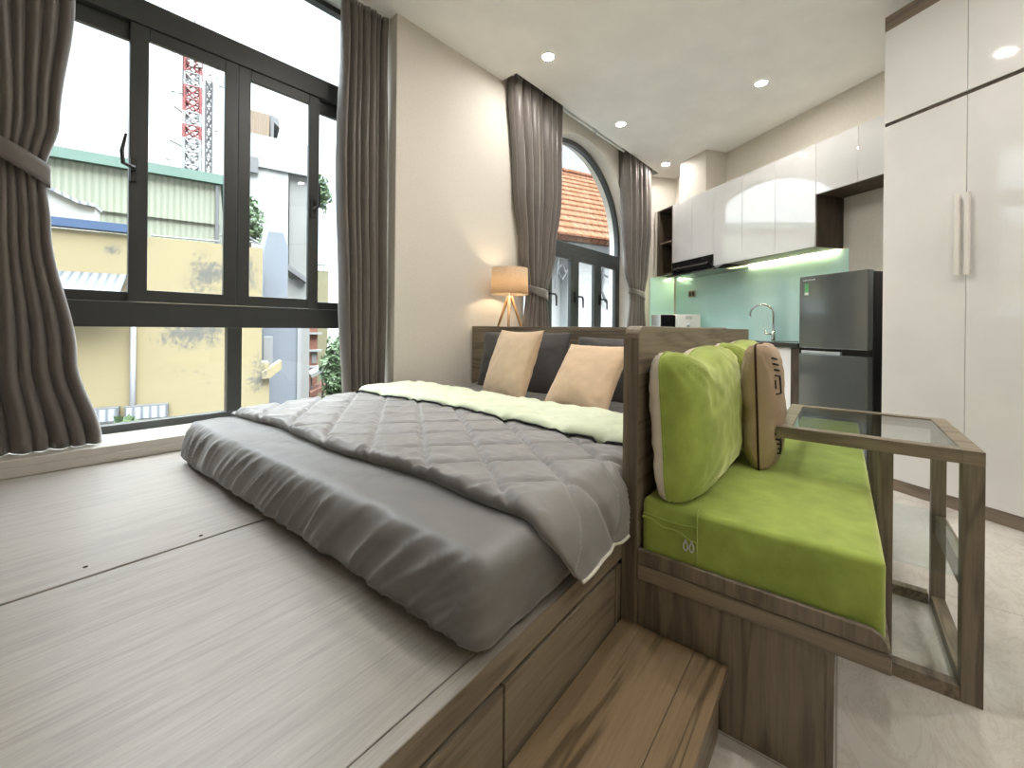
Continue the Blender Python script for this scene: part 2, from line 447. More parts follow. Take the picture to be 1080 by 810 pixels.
for a in ((-.38, 1.38, 2.772, 3.297), (-.38, .48, .536, 1.04), (.557, 1.38, .536, 1.04)):
    obj('pane', MB().box(a[0], a[1], .318, .322, a[2], a[3]), 'window_glass', W1)
for s, sg in ((.052, -1), (.972, 1)):
    h = MB().box(s-.013, s+.013, .262, .283, 1.80, 1.92)
    h.tube([(s, .265, 1.86), (s+.004*sg, .225, 1.86), (s-.045*(1 if sg < 0 else -.3), .215, 1.87), (s-.05*(1 if sg < 0 else -.3), .212, 1.93), (s-.035*(1 if sg < 0 else -.3), .21, 2.02)], [.009, .01, .01, .009, .006])
    obj('handle', h, 'black', W1, bevel=.002)

# ------------------------------------------------------------------ arched window
W2 = thing('window_2', 'arched charcoal window behind the headboard', None, FW, (AC, .17, .5), kind='structure')
am = MB()
def arch_strip(m_, r0, r1, o0, o1, n=56):
    V = []
    for i in range(n+1):
        a = math.pi*i/n; c, d = math.cos(a), math.sin(a)
        V.append([m_.bm.verts.new((AC+r*c, o, AZ+r*d)) for r, o in ((r0, o0), (r1, o0), (r1, o1), (r0, o1))])
    for p, q in zip(V, V[1:]):
        for j in range(4): m_.bm.faces.new((p[j], p[(j+1) % 4], q[(j+1) % 4], q[j]))
    m_.bm.faces.new(V[0]); m_.bm.faces.new(V[-1])
arch_strip(am, AR-.055, AR, .14, .20)
am.box(AC-AR, AC-AR+.055, .14, .20, .5, AZ); am.box(AC+AR-.055, AC+AR, .14, .20, .5, AZ)
am.box(AC-AR+.05, AC+AR-.05, .135, .20, 1.945, 2.065)
am.box(AC-AR+.05, AC+AR-.05, .14, .20, .5, .56)
obj('window_frame', am, 'frame', W2, bevel=.003)
edges = [AC-AR+.055, 3.44, 3.985, 4.52, AC+AR-.055]
for i in range(4):
    s0, s1 = edges[i]+.002, edges[i+1]-.002
    sa = obj('sash', sash(s0, s1, .56, 1.944, s0+.085, s1-.085, .65, 1.875, .132, .175), 'frame', W2, bevel=.003)
    obj('pane', MB().box(s0+.08, s1-.08, .152, .156, .645, 1.88), 'window_glass', sa)
# upper arched pane
gp = [(AC+(AR-.06)*math.cos(math.pi*i/40), AZ+(AR-.06)*math.sin(math.pi*i/40)) for i in range(41)]
gp = [(AC+AR-.06, 2.06)] + gp + [(AC-AR+.06, 2.06)]
obj('pane', MB().prism(gp, .168, .172, axis=1), 'window_glass', W2)
for s in (3.44, 3.985, 4.56):
    h = MB().box(s-.02, s+.02, .112, .132, 1.37, 1.50)
    h.tube([(s, .115, 1.44), (s+.0, .075, 1.44), (s+.06, .07, 1.44), (s+.085, .07, 1.42), (s+.09, .07, 1.31)], [.011, .012, .012, .012, .009])
    obj('handle', h, 'black', W2, bevel=.002)

# ------------------------------------------------------------------ curtains
def catmull(keys, z):
    ks = sorted(keys, key=lambda k: k[0])
    if z <= ks[0][0]: return ks[0][1:]
    if z >= ks[-1][0]: return ks[-1][1:]
    for i in range(len(ks)-1):
        if ks[i][0] <= z <= ks[i+1][0]:
            t = (z-ks[i][0])/(ks[i+1][0]-ks[i][0])
            p0 = ks[max(i-1, 0)]; p1 = ks[i]; p2 = ks[i+1]; p3 = ks[min(i+2, len(ks)-1)]
            t2 = t*t*(3-2*t)
            return [p1[j] + (p2[j]-p1[j])*t2 for j in range(1, len(p1))]
def curtain_mesh(keys, z0, z1, nf, seed, nz=70, pleat=False):
    """keys: (z, s_left, s_right, o_centre, amp)"""
    rnd = random.Random(seed); ph = [rnd.uniform(-1, 1) for _ in range(nf+2)]
    am_ = [rnd.uniform(.55, 1.15) for _ in range(nf+2)]
    def f(u, v):
        z = z0 + (z1-z0)*v
        sl, s_r, oc, amp = catmull(keys, z)
        t = u*nf; i = int(min(t, nf-1e-6)); fr = t-i
        w = ph[i]*(1-fr)+ph[i+1]*fr; a = am_[i]*(1-fr)+am_[i+1]*fr
        uu = u + .22/nf*w + .006*noise.noise(Vector((u*6, z*.6, seed)))
        uu = min(max(uu, 0), 1)
        th = 2*math.pi*t + .35*noise.noise(Vector((u*3, z*.4, seed+5)))
        o = amp*a*(math.sin(th) + .15*math.sin(2*th+1.3*w))
        s = sl + (s_r-sl)*uu + amp*.35*math.cos(th)*a
        if pleat and v > .93:
            k = (v-.93)/.07; o += amp*.25*k*math.sin(3*th)
        o += .004*noise.noise(Vector((s*14, z*3.5, seed))) + .0035*noise.noise(Vector((s*40, z*5, seed+2)))
        return (s, oc+o, z)
    return MB().grid(f, nf*14, nz)
def tie_mesh(pts, hw, h, n=48):
    """band looping round the gathered cloth. pts=(sL,zL,sR,zR,oc,od)"""
    sL, zL, sR, zR, oc, od = pts
    def f(u, v):
        a = 2*math.pi*u; c = math.cos(a); t = (1+c)/2
        s = sL + (sR-sL)*t; z = zL + (zR-zL)*t
        wob = 1+.05*math.sin(5*a)
        return (s, oc + od*math.sin(a)*wob, z + h*(v-.5)*(.8+.5*t))
    return MB().grid(f, n, 4, closeu=True)
def curtain(label, keys, z0, z1, nf, seed, tie, F, base):
    c = thing('curtain', label, 'curtain', F, base, 'taupe curtains')
    obj('drape', curtain_mesh(keys, z0, z1, nf, seed, pleat=True), 'curtain', c, smooth=True, solid=.003)
    if tie: obj('tieback', tie_mesh(tie, 0, .075), 'curtain', c, smooth=True, solid=.004)
    return c
curtain('taupe curtain tied back at the far left of the big window',
        [(.50, -.86, -.080, .10, .040), (.9, -.80, -.165, .10, .04), (1.48, -.68, -.245, .10, .030), (1.72, -.64, -.262, .10, .024),
         (1.95, -.70, -.222, .10, .03), (2.5, -.86, -.180, .10, .035), (3.32, -.90, -.165, .10, .035)],
        SILL+.004, 3.32, 14, 3, (-.66, 1.93, -.238, 1.70, .10, .072), FW, (-.5, .10, SILL+.004))
curtain('untied taupe curtain hanging at the right end of the big window',
        [(.50, 1.12, 1.40, .11, .04), (1.2, 1.09, 1.40, .11, .060), (2.2, 1.06, 1.40, .11, .055), (3.05, 1.08, 1.40, .11, .045), (3.32, 1.075, 1.415, .11, .03)],
        SILL+.004, 3.32, 7, 11, None, FW, (1.25, .11, SILL+.004))
curtain('taupe curtain tied beside the lamp, left of the arched window',
        [(.03, 2.70, 3.25, -.085, .03), (1.0, 2.78, 3.17, -.085, .03), (1.39, 2.83, 3.13, -.085, .028), (1.8, 2.75, 3.25, -.085, .045),
         (2.4, 2.66, 3.33, -.085, .07), (3.42, 2.57, 3.32, -.085, .075)],
        .03, 3.43, 7, 21, (2.80, 1.44, 3.15, 1.38, -.085, .062), FW, (2.95, -.085, .03))
curtain('taupe curtain tied at the right side of the arched window, by the kitchen',
        [(.03, 4.85, 5.55, -.085, .03), (1.0, 4.92, 5.45, -.085, .03), (1.52, 5.0, 5.40, -.085, .028), (1.9, 4.86, 5.50, -.085, .045),
         (2.5, 4.80, 5.55, -.085, .07), (3.42, 4.74, 5.53, -.085, .075)],
        .03, 3.43, 7, 33, (4.97, 1.58, 5.42, 1.52, -.085, .062), FW, (5.2, -.085, .03))
tr_ = thing('curtain_track', 'white curtain track in the ceiling pocket above the arch', 'curtain track', FW, (4.1, -.085, 3.44))
obj('rail', MB().box(2.56, 5.68, -.098, -.072, 3.372, 3.395), 'white', tr_, bevel=.002)
obj('bracket', MB().box(4.03, 4.06, -.11, -.06, 3.395, 3.45).box(4.035, 4.055, -.105, -.085, 3.33, 3.372), 'chrome', tr_, bevel=.002)
t2 = thing('curtain_track', 'white curtain track at the top of the big window recess', 'curtain track', FW, (.3, .10, 3.322))
obj('rail', MB().box(-.93, 1.43, .09, .115, 3.318, 3.334), 'white', t2, bevel=.002)

# ------------------------------------------------------------------ sleeping platform
PF = thing('sleeping_platform', 'raised ash wood sleeping platform filling the window corner', 'bed platform', FA, (.6, 1.4, 0))
def wy(x, o=0): return FW.w(((x-.416)/math.cos(FW.a), o, 0)).y
X0, X1 = -1.5, 2.60
p_ = MB().prism([(X0, 1.479), (X1, 1.479), (X1, wy(X1)-.014), (X0, wy(X0)-.014)], .395, .42)
obj('deck_board', p_, 'deck', PF, bevel=.0015)
obj('deck_board', MB().box(X0, X1, .5515, 1.468, .395, .42), 'deck', PF, bevel=.0015)
obj('edge_board', MB().box(X0, X1, .515, .5485, .395, .42), 'deck', PF, bevel=.0015)
obj('substructure', MB().box(X0, X1-.01, .56, 2.42, .08, .394), 'gap', PF)
obj('fascia', MB().box(X0, X1-.01, .513, .531, .362, .3945).box(X0, X1-.01, .513, .531, .394, .4197), 'wood_x', PF)
obj('finger_groove', MB().box(X0, X1-.01, .527, .545, .335, .362), 'gap', PF)
for a, b in ((.646, 1.160), (.135, .640), (-.38, .129), (-.9, -.386)):
    obj('drawer', MB().box(a, b, .516, .536, .03, .344), 'wood_x', PF, bevel=.0015)
obj('stile', MB().box(1.164, 1.197, .514, .536, 0, .345), 'wood_z', PF, bevel=.001)
obj('toe_board', MB().box(X0, 1.2, .535, .55, 0, .344), 'wood_x', PF)
for x, y in ((.171, 1.537), (.411, 1.503), (-.1, 1.54)):
    obj('screw', MB().ring(x, y, .4195, .4212, .0005, .005, 12), 'gap', PF)
# headboard (with ledge behind)
HB = obj('headboard', MB().box(2.602, 2.64, .517, 2.478, .42, 1.062), 'wood_y', PF, bevel=.003)
obj('cap_board', MB().box(2.60, 2.655, .515, 2.478, 1.045, 1.068), 'wood_y', HB, bevel=.002)
obj('ledge', MB().box(2.64, 3.05, 1.60, 2.38, .0, .90), 'wood_y', HB, bevel=.002)

# ------------------------------------------------------------------ mattress
def ridge(v, p): return (1-abs(noise.noise(v))*1.6 if abs(noise.noise(v)) < .6 else 0)**p
def mdisp(p, n):
    d = Vector((0, 0, 0))
    s = max(0, -n.x)                       # foot face
    h = min(1, max(0, (p.z-.42)/.19))
    if s > .02:
        w = noise.noise(Vector((p.y*1.1, 0, 5))); dz = p.z-.42
        fold = ridge(Vector((p.y*9 + (.6*w+.55)*dz*14, dz*1.6, 1.7)), 5)
        fine = ridge(Vector((p.y*21 + (.8*w+.75)*dz*26, dz*2.5, 7.7)), 4)
        big = noise.noise(Vector((p.y*3.1, p.z*4, 2.2)))
        d.x -= s*(.016*fold*min(1, .25+2.2*h)*(1.15-h*.4) + .007*fine + .010*big + .012*math.sin(math.pi*h))
        d.x += s*.022*h
    s = max(0, -n.y)
    if s > .02:
        f2 = ridge(Vector((p.x*7 - p.z*9, p.z*2, 14)), 6)
        d.y -= s*(1 if p.x < 1.1 else 0)*(.005*noise.noise(Vector((p.x*6, p.z*6, 2))) + .010*f2*(1-h) + .004)
    if n.z > .5:
        d.z += .004*noise.noise(Vector((p.x*4, p.y*3, 3))) + .005*ridge(Vector((p.x*6 + p.y*2.4, p.y*1.1, 8)), 9)*n.z
    return d
mt = MB().softbox(.572, 2.585, .5225, 2.375, .4215, .607, .042, (.03, .008, .0085), mdisp)
mo = obj('mattress', mt, 'sheet', smooth=True)
tag(mo, 'thick mattress under a wrinkled charcoal fitted sheet on the platform', 'mattress')

# ------------------------------------------------------------------ duvet
SP = .1735
def quilt(x, y):
    a = (.79*x - .61*y - .06)/SP; b = (.72*x + .69*y - 1.25)/SP
    qa = abs(math.sin(math.pi*a)); qb = abs(math.sin(math.pi*b))
    return min(1, (min(qa, qb)*3.2))**.5
def fold_edge(y): return 1.335 + .10*min(1, max(0, (y-.55)/.9)) + .012*math.sin(y*5)
def foot_edge(y): return .775 + .012*math.sin(y*7+1) + .01*noise.noise(Vector((y*6, 0, 0)))
YL, YR = 2.36, .52          # window-side edge, where it turns down on the aisle side
DL = (YL-YR); HANG = .128
def duvet_pt(t, x, th, top=True):
    """t: distance from window-side edge across the bed; x along bed"""
    base = .6115
    if t <= DL:
        y = YL-t; q = quilt(x, y)
        edge = min(1, (x-.755)/.035) if x < .79 else 1
        el = min(1, max(0, t/.05)); er = 1
        lift = th*(.5+.5*q)*max(.25, math.sqrt(max(0, edge)))*max(.2, math.sqrt(el))
        ga = max(0, 1-(x-.77)/.11)
        lift += ga*.012*ridge(Vector((y*17+x*6, x*4, 3.3)), 3) - ga*.004
        wr = .004*noise.noise(Vector((x*16, y*13, 2))) + .003*noise.noise(Vector((x*38, y*22, 7)))
        # falls off over the rounded mattress edge
        k = max(0, (t-(DL-.06))/.06)
        return Vector((x, y, base + (lift + wr if top else .0) - .028*k*k + .012*noise.noise(Vector((x*2, y*2, 5)))*(1 if top else .0)*.6))
    s = t-DL; q = quilt(x, YR-s*.7)
    z = .6115-.028 - s*.98
    out = (th*(.25+.3*q) if top else 0) + .004
    y = YR - out - .018*min(1, s/.05) + .012*noise.noise(Vector((x*7, s*5, 3)))*(1 if top else 0)
    k = max(0, 1-s/.05)
    y = max(min(y, YR + .03*k), .516 - max(0, 1.19-x)*1.6)
    return Vector((x + .0, y, z + (th*.5*k if top else 0)))
def duvet_shell(x_of, th, n_t, n_x, tmax):
    def hem(x):    # how far down the hanging side reaches
        return tmax
    m_ = MB()
    def prof(u, v):
        # v goes round: 0-.5 top from foot to head, .5-1 bottom back
        t = u*tmax
        y = max(YR, YL-t)
        x0, x1 = x_of(t)
        if v <= .5:
            x = x0 + (x1-x0)*(v*2); return duvet_pt(t, x, th, True)
        x = x1 + (x0-x1)*((v-.5)*2); return duvet_pt(t, x, th, False)
    V = [[m_.bm.verts.new(prof(i/n_t, j/(2*n_x))) for j in range(2*n_x)] for i in range(n_t+1)]
    for i in range(n_t):
        for j in range(2*n_x):
            k = (j+1) % (2*n_x)
            m_.bm.faces.new((V[i][j], V[i+1][j], V[i+1][k], V[i][k]))
    m_.bm.faces.new(V[0]); m_.bm.faces.new(V[-1])
    return m_
def xr_main(t):
    y = max(YR, YL-t); x0 = foot_edge(y)
    s = max(0, t-DL)
    x0 += s*.85                        # the aisle-side corner sweeps back as it drops
    return x0, 1.80
TM = DL+HANG
DV = thing('duvet', 'grey diamond-quilted duvet spread over the mattress, top turned down', 'duvet', FA, (1.3, 1.45, .61))
obj('cover', duvet_shell(xr_main, .046, 230, 120, TM), 'duvet', DV, smooth=True)
# turned-down pale green band
def band_pt(u, v):
    t = u*(DL+.05)
    y = YL-t
    x0, x1 = fold_edge(max(YR, y)), 1.83 - .03*math.sin(y*2)
    th = .03
    if v <= .5:
        x = x0 + (x1-x0)*v*2
        e = min(1, min(v*2, 1-v*2)*14); e = math.sqrt(max(0, e))
        p = duvet_pt(t, x, .046, True)
        lift = th*(.62+.38*quilt(x+.03, y))*e
        if t > DL: return Vector((p.x, p.y - lift, p.z+.002))
        return Vector((p.x, p.y, p.z + .004 + lift + .004*noise.noise(Vector((x*14, y*14, 9)))))
    x = x1 + (x0-x1)*(v-.5)*2
    p = duvet_pt(t, x, .040, True)
    return Vector((p.x, p.y, p.z-.004))
bm_ = MB(); NB, NX = 120, 24
V = [[bm_.bm.verts.new(band_pt(i/NB, j/(2*NX))) for j in range(2*NX)] for i in range(NB+1)]
for i in range(NB):
    for j in range(2*NX):
        k = (j+1) % (2*NX); bm_.bm.faces.new((V[i][j], V[i+1][j], V[i+1][k], V[i][k]))
bm_.bm.faces.new(V[0]); bm_.bm.faces.new(V[-1])
tb = obj('turned_down_band', bm_, 'duvet_green', DV, smooth=True); tb['label'] = 'pale green lining folded over'
# quilting stitch lines running up the bed
stm = MB()
for k in range(-9, 10):
    c0 = .06 + SP*k
    pts = []
    for i in range(90):
        x = .80 + i*.0065
        y = (.79*x - c0)/.61
        if YR+.09 < y < YL-.03 and x < fold_edge(y)-.01 and x > foot_edge(y)+.02:
            pts.append(duvet_pt(YL-y, x, .046, True) + Vector((0, 0, .0005)))
    if len(pts) > 6: stm.tube(pts, .0022, 5)
so_ = obj('stitching', stm, 'piping', DV, smooth=True); so_['label'] = 'pale quilting stitches'
# dark fold edge + cream piping along hanging hem
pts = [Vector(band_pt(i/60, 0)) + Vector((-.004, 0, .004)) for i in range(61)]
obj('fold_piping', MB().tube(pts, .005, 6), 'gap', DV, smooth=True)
hem = []
for i in range(41):
    x0, x1 = xr_main(TM); x = x0 + (1.80-x0)*i/40
    hem.append(duvet_pt(TM, x, .046, True) + Vector((0, -.002, 0)))
obj('hem_piping', MB().tube(hem, .0045, 6), 'piping', DV, smooth=True)

# ------------------------------------------------------------------ pillows
def pillow_mesh(w, h, t, seed=0, pinch=.07, n=34, half=None, wr=1.0, tf=None, tb_=None, ex=.42, rc=.0, dip=0):
    tf = tf if tf is not None else t/2; tb_ = tb_ if tb_ is not None else t/2
    m_ = MB(); bm = m_.bm
    def pt(i, j, side):
        u = -1+2*i/n; v = -1+2*j/n
        u = math.sin(u*math.pi/2*.98)/math.sin(math.pi/2*.98); v = math.sin(v*math.pi/2*.98)/math.sin(math.pi/2*.98)
        x = w/2*u*(1-pinch*(1-v*v)); y = h/2*v*(1-pinch*(1-u*u))
        x *= 1-rc*abs(v)**9; y *= 1-rc*abs(u)**9*(w/h if w > h else 1)*.8
        if v > 0: y -= dip*v*math.exp(-((u+.35)/.32)**2)
        g = max(0, (1-u**4)*(1-v**4) if ex < .4 else (1-u*u)*(1-v*v))**ex
        z = (tf if side > 0 else -tb_)*g
        e = g*wr
        z += side*(.006*noise.noise(Vector((u*3, v*3, seed))) + .0045*noise.noise(Vector((u*9, v*7, seed+3))))*min(1, e*2)
        # radiating gathers by the corners
        rr = math.hypot(abs(u)-1, abs(v)-1)
        z += side*.006*math.sin(22*math.atan2(1.001-abs(v), 1.001-abs(u)))*math.exp(-rr*3.2)*min(1, g*3)*wr
        return (x, y, z)
    sides = (1, -1) if half is None else (half,)
    border = {}
    for sd in sides:
        V = {}
        for i in range(n+1):
            for j in range(n+1):
                if i in (0, n) or j in (0, n):
                    if (i, j) not in border:
                        p = pt(i, j, 1); border[(i, j)] = bm.verts.new((p[0], p[1], 0))
                    V[(i, j)] = border[(i, j)]
                else: V[(i, j)] = bm.verts.new(pt(i, j, sd))
        for i in range(n):
            for j in range(n): bm.faces.new((V[(i, j)], V[(i+1, j)], V[(i+1, j+1)], V[(i, j+1)]))
    edge = [border[k] for k in [(i, 0) for i in range(n)] + [(n, j) for j in range(n)] + [(n-i, n) for i in range(n)] + [(0, n-j) for j in range(n)]]
    edge = [tuple(v.co) for v in edge]
    return m_, edge
def orient(m_, c, r, u, edge=None):
    r = Vector(r).normalized(); u = Vector(u); u = (u - r*u.dot(r)).normalized(); n = r.cross(u)
    mat = Matrix((r, u, n)).transposed().to_4x4(); mat.translation = Vector(c)
    m_.bm.transform(mat)
    if edge is not None: return [mat @ Vector(p) for p in edge]
    return mat
def pillow(name, label, cat, mat, size, c, r, u, seed, group=None, seam=None, seam_r=.003, **k):
    m_, edge = pillow_mesh(*size, seed=seed, **k)
    e = orient(m_, c, r, u, edge)
    th = thing(name, label, cat, FA, (c[0], c[1], min(v.co.z for v in m_.bm.verts)), group)
    obj('cover', m_, mat, th, smooth=True)
    obj('piping', MB().tube(e + [e[0], e[1]], seam_r, 6, cap=False), seam or mat, th, smooth=True)
    return th
pillow('bed_pillow', 'dark grey bed pillow against the headboard, nearest the window wall', 'pillow', 'pillow_grey', (.80, .46, .17), (2.475, 1.86, .80), (0, -1, 0), (.22, 0, 1), 1, 'dark grey bed pillows', pinch=.05)
pillow('bed_pillow', 'dark grey bed pillow against the headboard, beside the sofa divider', 'pillow', 'pillow_grey', (.80, .44, .17), (2.475, 1.005, .785), (0, -1, 0), (.25, 0, 1), 2, 'dark grey bed pillows', pinch=.05)
pillow('throw_pillow', 'taller peach linen cushion on the bed, nearest the lamp', 'cushion', 'pillow_beige', (.43, .46, .15), (2.115, 1.665, .825), (-.103, -.417, 0), (.17, .05, .40), 5, 'peach cushions on the bed')
pillow('throw_pillow', 'peach linen cushion leaning back on the bed, beside the sofa divider', 'cushion', 'pillow_beige', (.41, .44, .15), (2.11, 1.12, .785), (-.034, -.387, 0), (.26, .05, .31), 6, 'peach cushions on the bed')

# ------------------------------------------------------------------ daybed / sofa
SB = thing('daybed', 'ash wood daybed with tall back panel dividing bed from living area', 'sofa', FA, (2.1, .25, 0))
r_ = .035
pr = [(1.20, 0), (3.08, 0), (3.08, 1.062), (1.20+r_, 1.062)] + [(1.20+r_-r_*math.sin(R(a)), 1.062-r_+r_*math.cos(R(a))) for a in (22, 45, 68, 90)]
obj('back_panel', MB().prism(pr, .466, .5125, axis=1), 'wood_x', SB, bevel=.004)
obj('edge_strip', MB().box(1.1972, 1.2005, .4662, .5123, 0, 1.025), 'wood_z', SB)
obj('base_block', MB().box(1.205, 2.9, 0.005, .464, 0, .318), 'wood_z', SB, bevel=.002)
obj('base_strip', MB().box(1.2, 1.2052, .005, .018, 0, .318), 'wood_z', SB)
obj('lower_rail', MB().box(1.198, 3.0, -.092, .464, .319, .362), 'wood_y', SB, bevel=.002)
rr = .038
pr = [(.464, .3635), (-.088, .3635)] + [(-.088+rr-rr*math.cos(R(a)), .405-rr+rr*math.sin(R(a))) for a in (0, 25, 50, 75, 90)] + [(.464, .405)]
obj('end_rail', MB().prism(pr, 1.198, 1.214, axis=0), 'wood_z', SB, bevel=.0025)
def sdisp(p, n):
    d = Vector((0, 0, 0))
    if n.z > .5: d.z += .006*noise.noise(Vector((p.x*2.2, p.y*4, 1))) + .003*noise.noise(Vector((p.x*7, p.y*9, 3)))
    if n.x < -.5: d.x += -.004*noise.noise(Vector((p.y*7, p.z*9, 3)))
    return d
SC = thing('seat_cushion', 'long lime green velvet seat cushion on the daybed', 'seat cushion', FA, (2.1, .18, .364))
obj('cover', MB().softbox(1.2155, 3.0, -.083, .458, .364, .552, .018, .03, sdisp), 'velvet', SC, smooth=True)
obj('seam', MB().tube([(1.212, .303, .37), (1.211, .303, .54), (1.23, .303, .5545)], .0018, 6).tube([(1.2135, y, .508 - .0*y + .004*math.sin(y*30)) for y in [.455-.004*i for i in range(38)]], .0022, 6), 'velvet', SC, smooth=True)
zp = [(1.2115, .455-.15*i/20, .500 - .030*i/20 + .004*math.sin(i*.6)) for i in range(21)]
obj('zipper', MB().tube(zp, .0035, 6), 'velvet', SC, smooth=True)
for y in (.332, .316):
    h = MB()
    h.tube([(1.209 + .001*math.sin(a), y + .0055*math.cos(a), .452 + .011*math.sin(a)) for a in [2*math.pi*i/14 for i in range(15)]], .0018, 6, cap=False)
    h.box(1.2075, 1.2115, y-.003, y+.003, .461, .470)
    zo = obj('zip_pull', h, 'silver', SC, smooth=False); zo['label'] = 'small silver zip pull'
# green back cushions
def back_cushion(label, c, w, h, yaw, seed):
    r = (-math.cos(yaw), -math.sin(yaw), 0)[0:3]
    r = (math.cos(yaw), math.sin(yaw), 0); u = (0, .06, 1)
    c = Vector(c)
    mf, e = pillow_mesh(w, h, .2, seed=seed, pinch=.02, half=1, tf=.115, n=52, wr=1.4, ex=.36, rc=.07, dip=.030)
    mb_, e2 = pillow_mesh(w, h, .2, seed=seed, pinch=.02, half=-1, tb_=.060, n=52, ex=.3, rc=.07, dip=.030)
    th = thing('back_cushion', label, 'cushion', FA, (c.x, c.y, .552), 'green velvet back cushions')
    # local normal = r x u points to -y (towards the seat)
    e = orient(mf, c, r, u, e); orient(mb_, c, r, u)
    obj('front_cover', mf, 'velvet', th, smooth=True)
    bo = obj('back_cover', mb_, 'velvet_back', th, smooth=True); bo['label'] = 'cream back side'
    obj('seam', MB().tube(e + [e[0], e[1]], .003, 6, cap=False), 'velvet', th, smooth=True)
back_cushion('big lime velvet back cushion with cream back at the near end of the daybed', (1.565, .398, .765), .73, .455, 0, 41)
back_cushion('lime velvet back cushion half hidden behind the brown burlap cushion', (2.32, .398, .775), .73, .46, 0, 47)
# burlap pillow
m_, e = pillow_mesh(.43, .46, .17, seed=61, pinch=.03, n=40, wr=1.8, tf=.075, tb_=.06, ex=.38, rc=.05)
BC, BR_, BU = Vector((1.92, .242, .775)), (math.cos(R(3)), math.sin(R(3)), 0), (0, .035, 1)
e = orient(m_, BC, BR_, BU, e)
BP = thing('burlap_cushion', 'brown burlap cushion with black lettering leaning on the green cushions', 'cushion', FA, (BC.x, BC.y, .552))
obj('cover', m_, 'burlap', BP, smooth=True)
obj('piping', MB().tube(e + [e[0], e[1]], .004, 6, cap=False), 'cord_dark', BP, smooth=True)
def burlap_z(u, v): return .075*max(0, (1-u**4)*(1-v**4))**.38
r = Vector(BR_).normalized(); u_ = Vector(BU); u_ = (u_ - r*u_.dot(r)).normalized(); nn = r.cross(u_)
mk = MB()
def mark(u0, v0, u1, v1, rad=.0025):
    pts = []
    for i in range(5):
        t = i/4; a = u0+(u1-u0)*t; b = v0+(v1-v0)*t
        pts.append(BC + r*(.215*a*(1-.03*(1-b*b))) + u_*(.23*b*(1-.03*(1-a*a))) + nn*(burlap_z(a, b)+.002))
    mk.tube(pts, rad, 5)
for k in range(4): mark(-.86, .78-.09*k, -.68, .76-.09*k, .0035)
mark(-.68, .50, -.68, .22, .0035); mark(-.86, .44, -.86, .30, .003); mark(-.86, .22, -.68, .22, .003)
lo = obj('lettering', mk, 'ink', BP, smooth=True); lo['label'] = 'black printed lettering near the top'
mk = MB()
for k in range(5): mark(-.90+.02*k, -.40-.075*k, -.74+.02*k, -.44-.075*k, .0035)
mark(-.74, -.42, -.68, -.74, .003)
lo = obj('lettering', mk, 'ink', BP, smooth=True); lo['label'] = 'black printed lettering near the bottom'

# ------------------------------------------------------------------ step
ST = thing('step', 'low wooden step box in front of the platform drawers', 'step', FA, (.7, .37, 0))
obj('top_board', MB().box(.10, 1.196, .221, .3015, .165, .186), 'wood_step', ST, bevel=.0015)
obj('top_board', MB().box(.10, 1.196, .3025, .5095, .165, .186), 'wood_step', ST, bevel=.0015)
obj('body', MB().box(.11, 1.186, .240, .508, 0, .1645), 'wood_x', ST, bevel=.002)

# ------------------------------------------------------------------ glass side table
GT = thing('side_table', 'wooden frame side table with glass top bridging the daybed front', 'side table', FA, (2.02, -.1, 0))
tx0, tx1, ty0, ty1 = 1.73, 2.31, -.322, .173
tb1 = MB().box(tx0, tx1, ty0, ty0+.044, .678, .717).box(tx0, tx1, ty1-.044, ty1, .678, .717).box(tx0, tx0+.044, ty0+.044, ty1-.044, .678, .717).box(tx1-.044, tx1, ty0+.044, ty1-.044, .678, .717)
obj('top_frame', tb1, 'wood_y', GT, bevel=.001)
g_ = obj('glass_top', MB().box(tx0+.042, tx1-.042, ty0+.042, ty1-.042, .706, .714), 'table_glass', GT)
for x, y, wx, wy_ in ((tx0, ty0, .045, .045), (tx0, -.132, .045, .035), (tx1-.045, ty0, .045, .040), (tx1-.045, -.132, .045, .035)):
    obj('leg', MB().box(x, x+wx, y, y+wy_, 0 if True else 0, .678), 'wood_z', GT, bevel=.0015)
obj('bottom_frame', MB().box(tx0+.0455, tx1-.0455, ty0+.001, ty0+.04, 0, .04).box(tx0+.0455, tx1-.0455, -.131, -.098, 0, .04).box(tx0+.001, tx0+.04, ty0+.0455, -.1325, 0, .04).box(tx1-.04, tx1-.001, ty0+.0455, -.1325, 0, .04), 'wood_x', GT, bevel=.001)
obj('shelf_rail', MB().box(tx0+.045, tx1-.045, ty0, ty0+.03, .275, .350), 'wood_x', GT, bevel=.001)
obj('glass_shelf', MB().box(tx0+.005, tx1-.005, ty0+.01, -.10, .3505, .3575), 'table_glass', GT)

# ------------------------------------------------------------------ floor lamp (tripod)
lx, ly = 2.83, 2.255
LP = thing('tripod_lamp', 'lit tripod lamp with cream drum shade on the ledge behind the headboard', 'lamp', FA, (lx, ly, .90))
sh = MB()
n = 48; rs = []
for k in range(n):
    a = 2*math.pi*k/n
    rs.append([sh.bm.verts.new((lx+q*math.cos(a), ly+q*math.sin(a), z)) for q, z in ((.163, 1.345), (.155, 1.572), (.153, 1.572), (.161, 1.345))])
for k in range(n):
    p, q = rs[k], rs[(k+1) % n]
    for j in range(4): sh.bm.faces.new((p[j], p[(j+1) % 4], q[(j+1) % 4], q[j]))
obj('lamp_shade', sh, 'shade', LP, smooth=True)
for a in (95, 215, 335):
    ca, sa = math.cos(R(a)), math.sin(R(a))
    obj('leg', MB().tube([(lx+.015*ca, ly+.015*sa, 1.33), (lx+.185*ca, ly+.185*sa, .90)], [.013, .011], 8), 'oak', LP, smooth=True)
obj('stem', MB().tube([(lx, ly, 1.27), (lx, ly, 1.39)], .012, 10), 'chrome', LP, smooth=True)
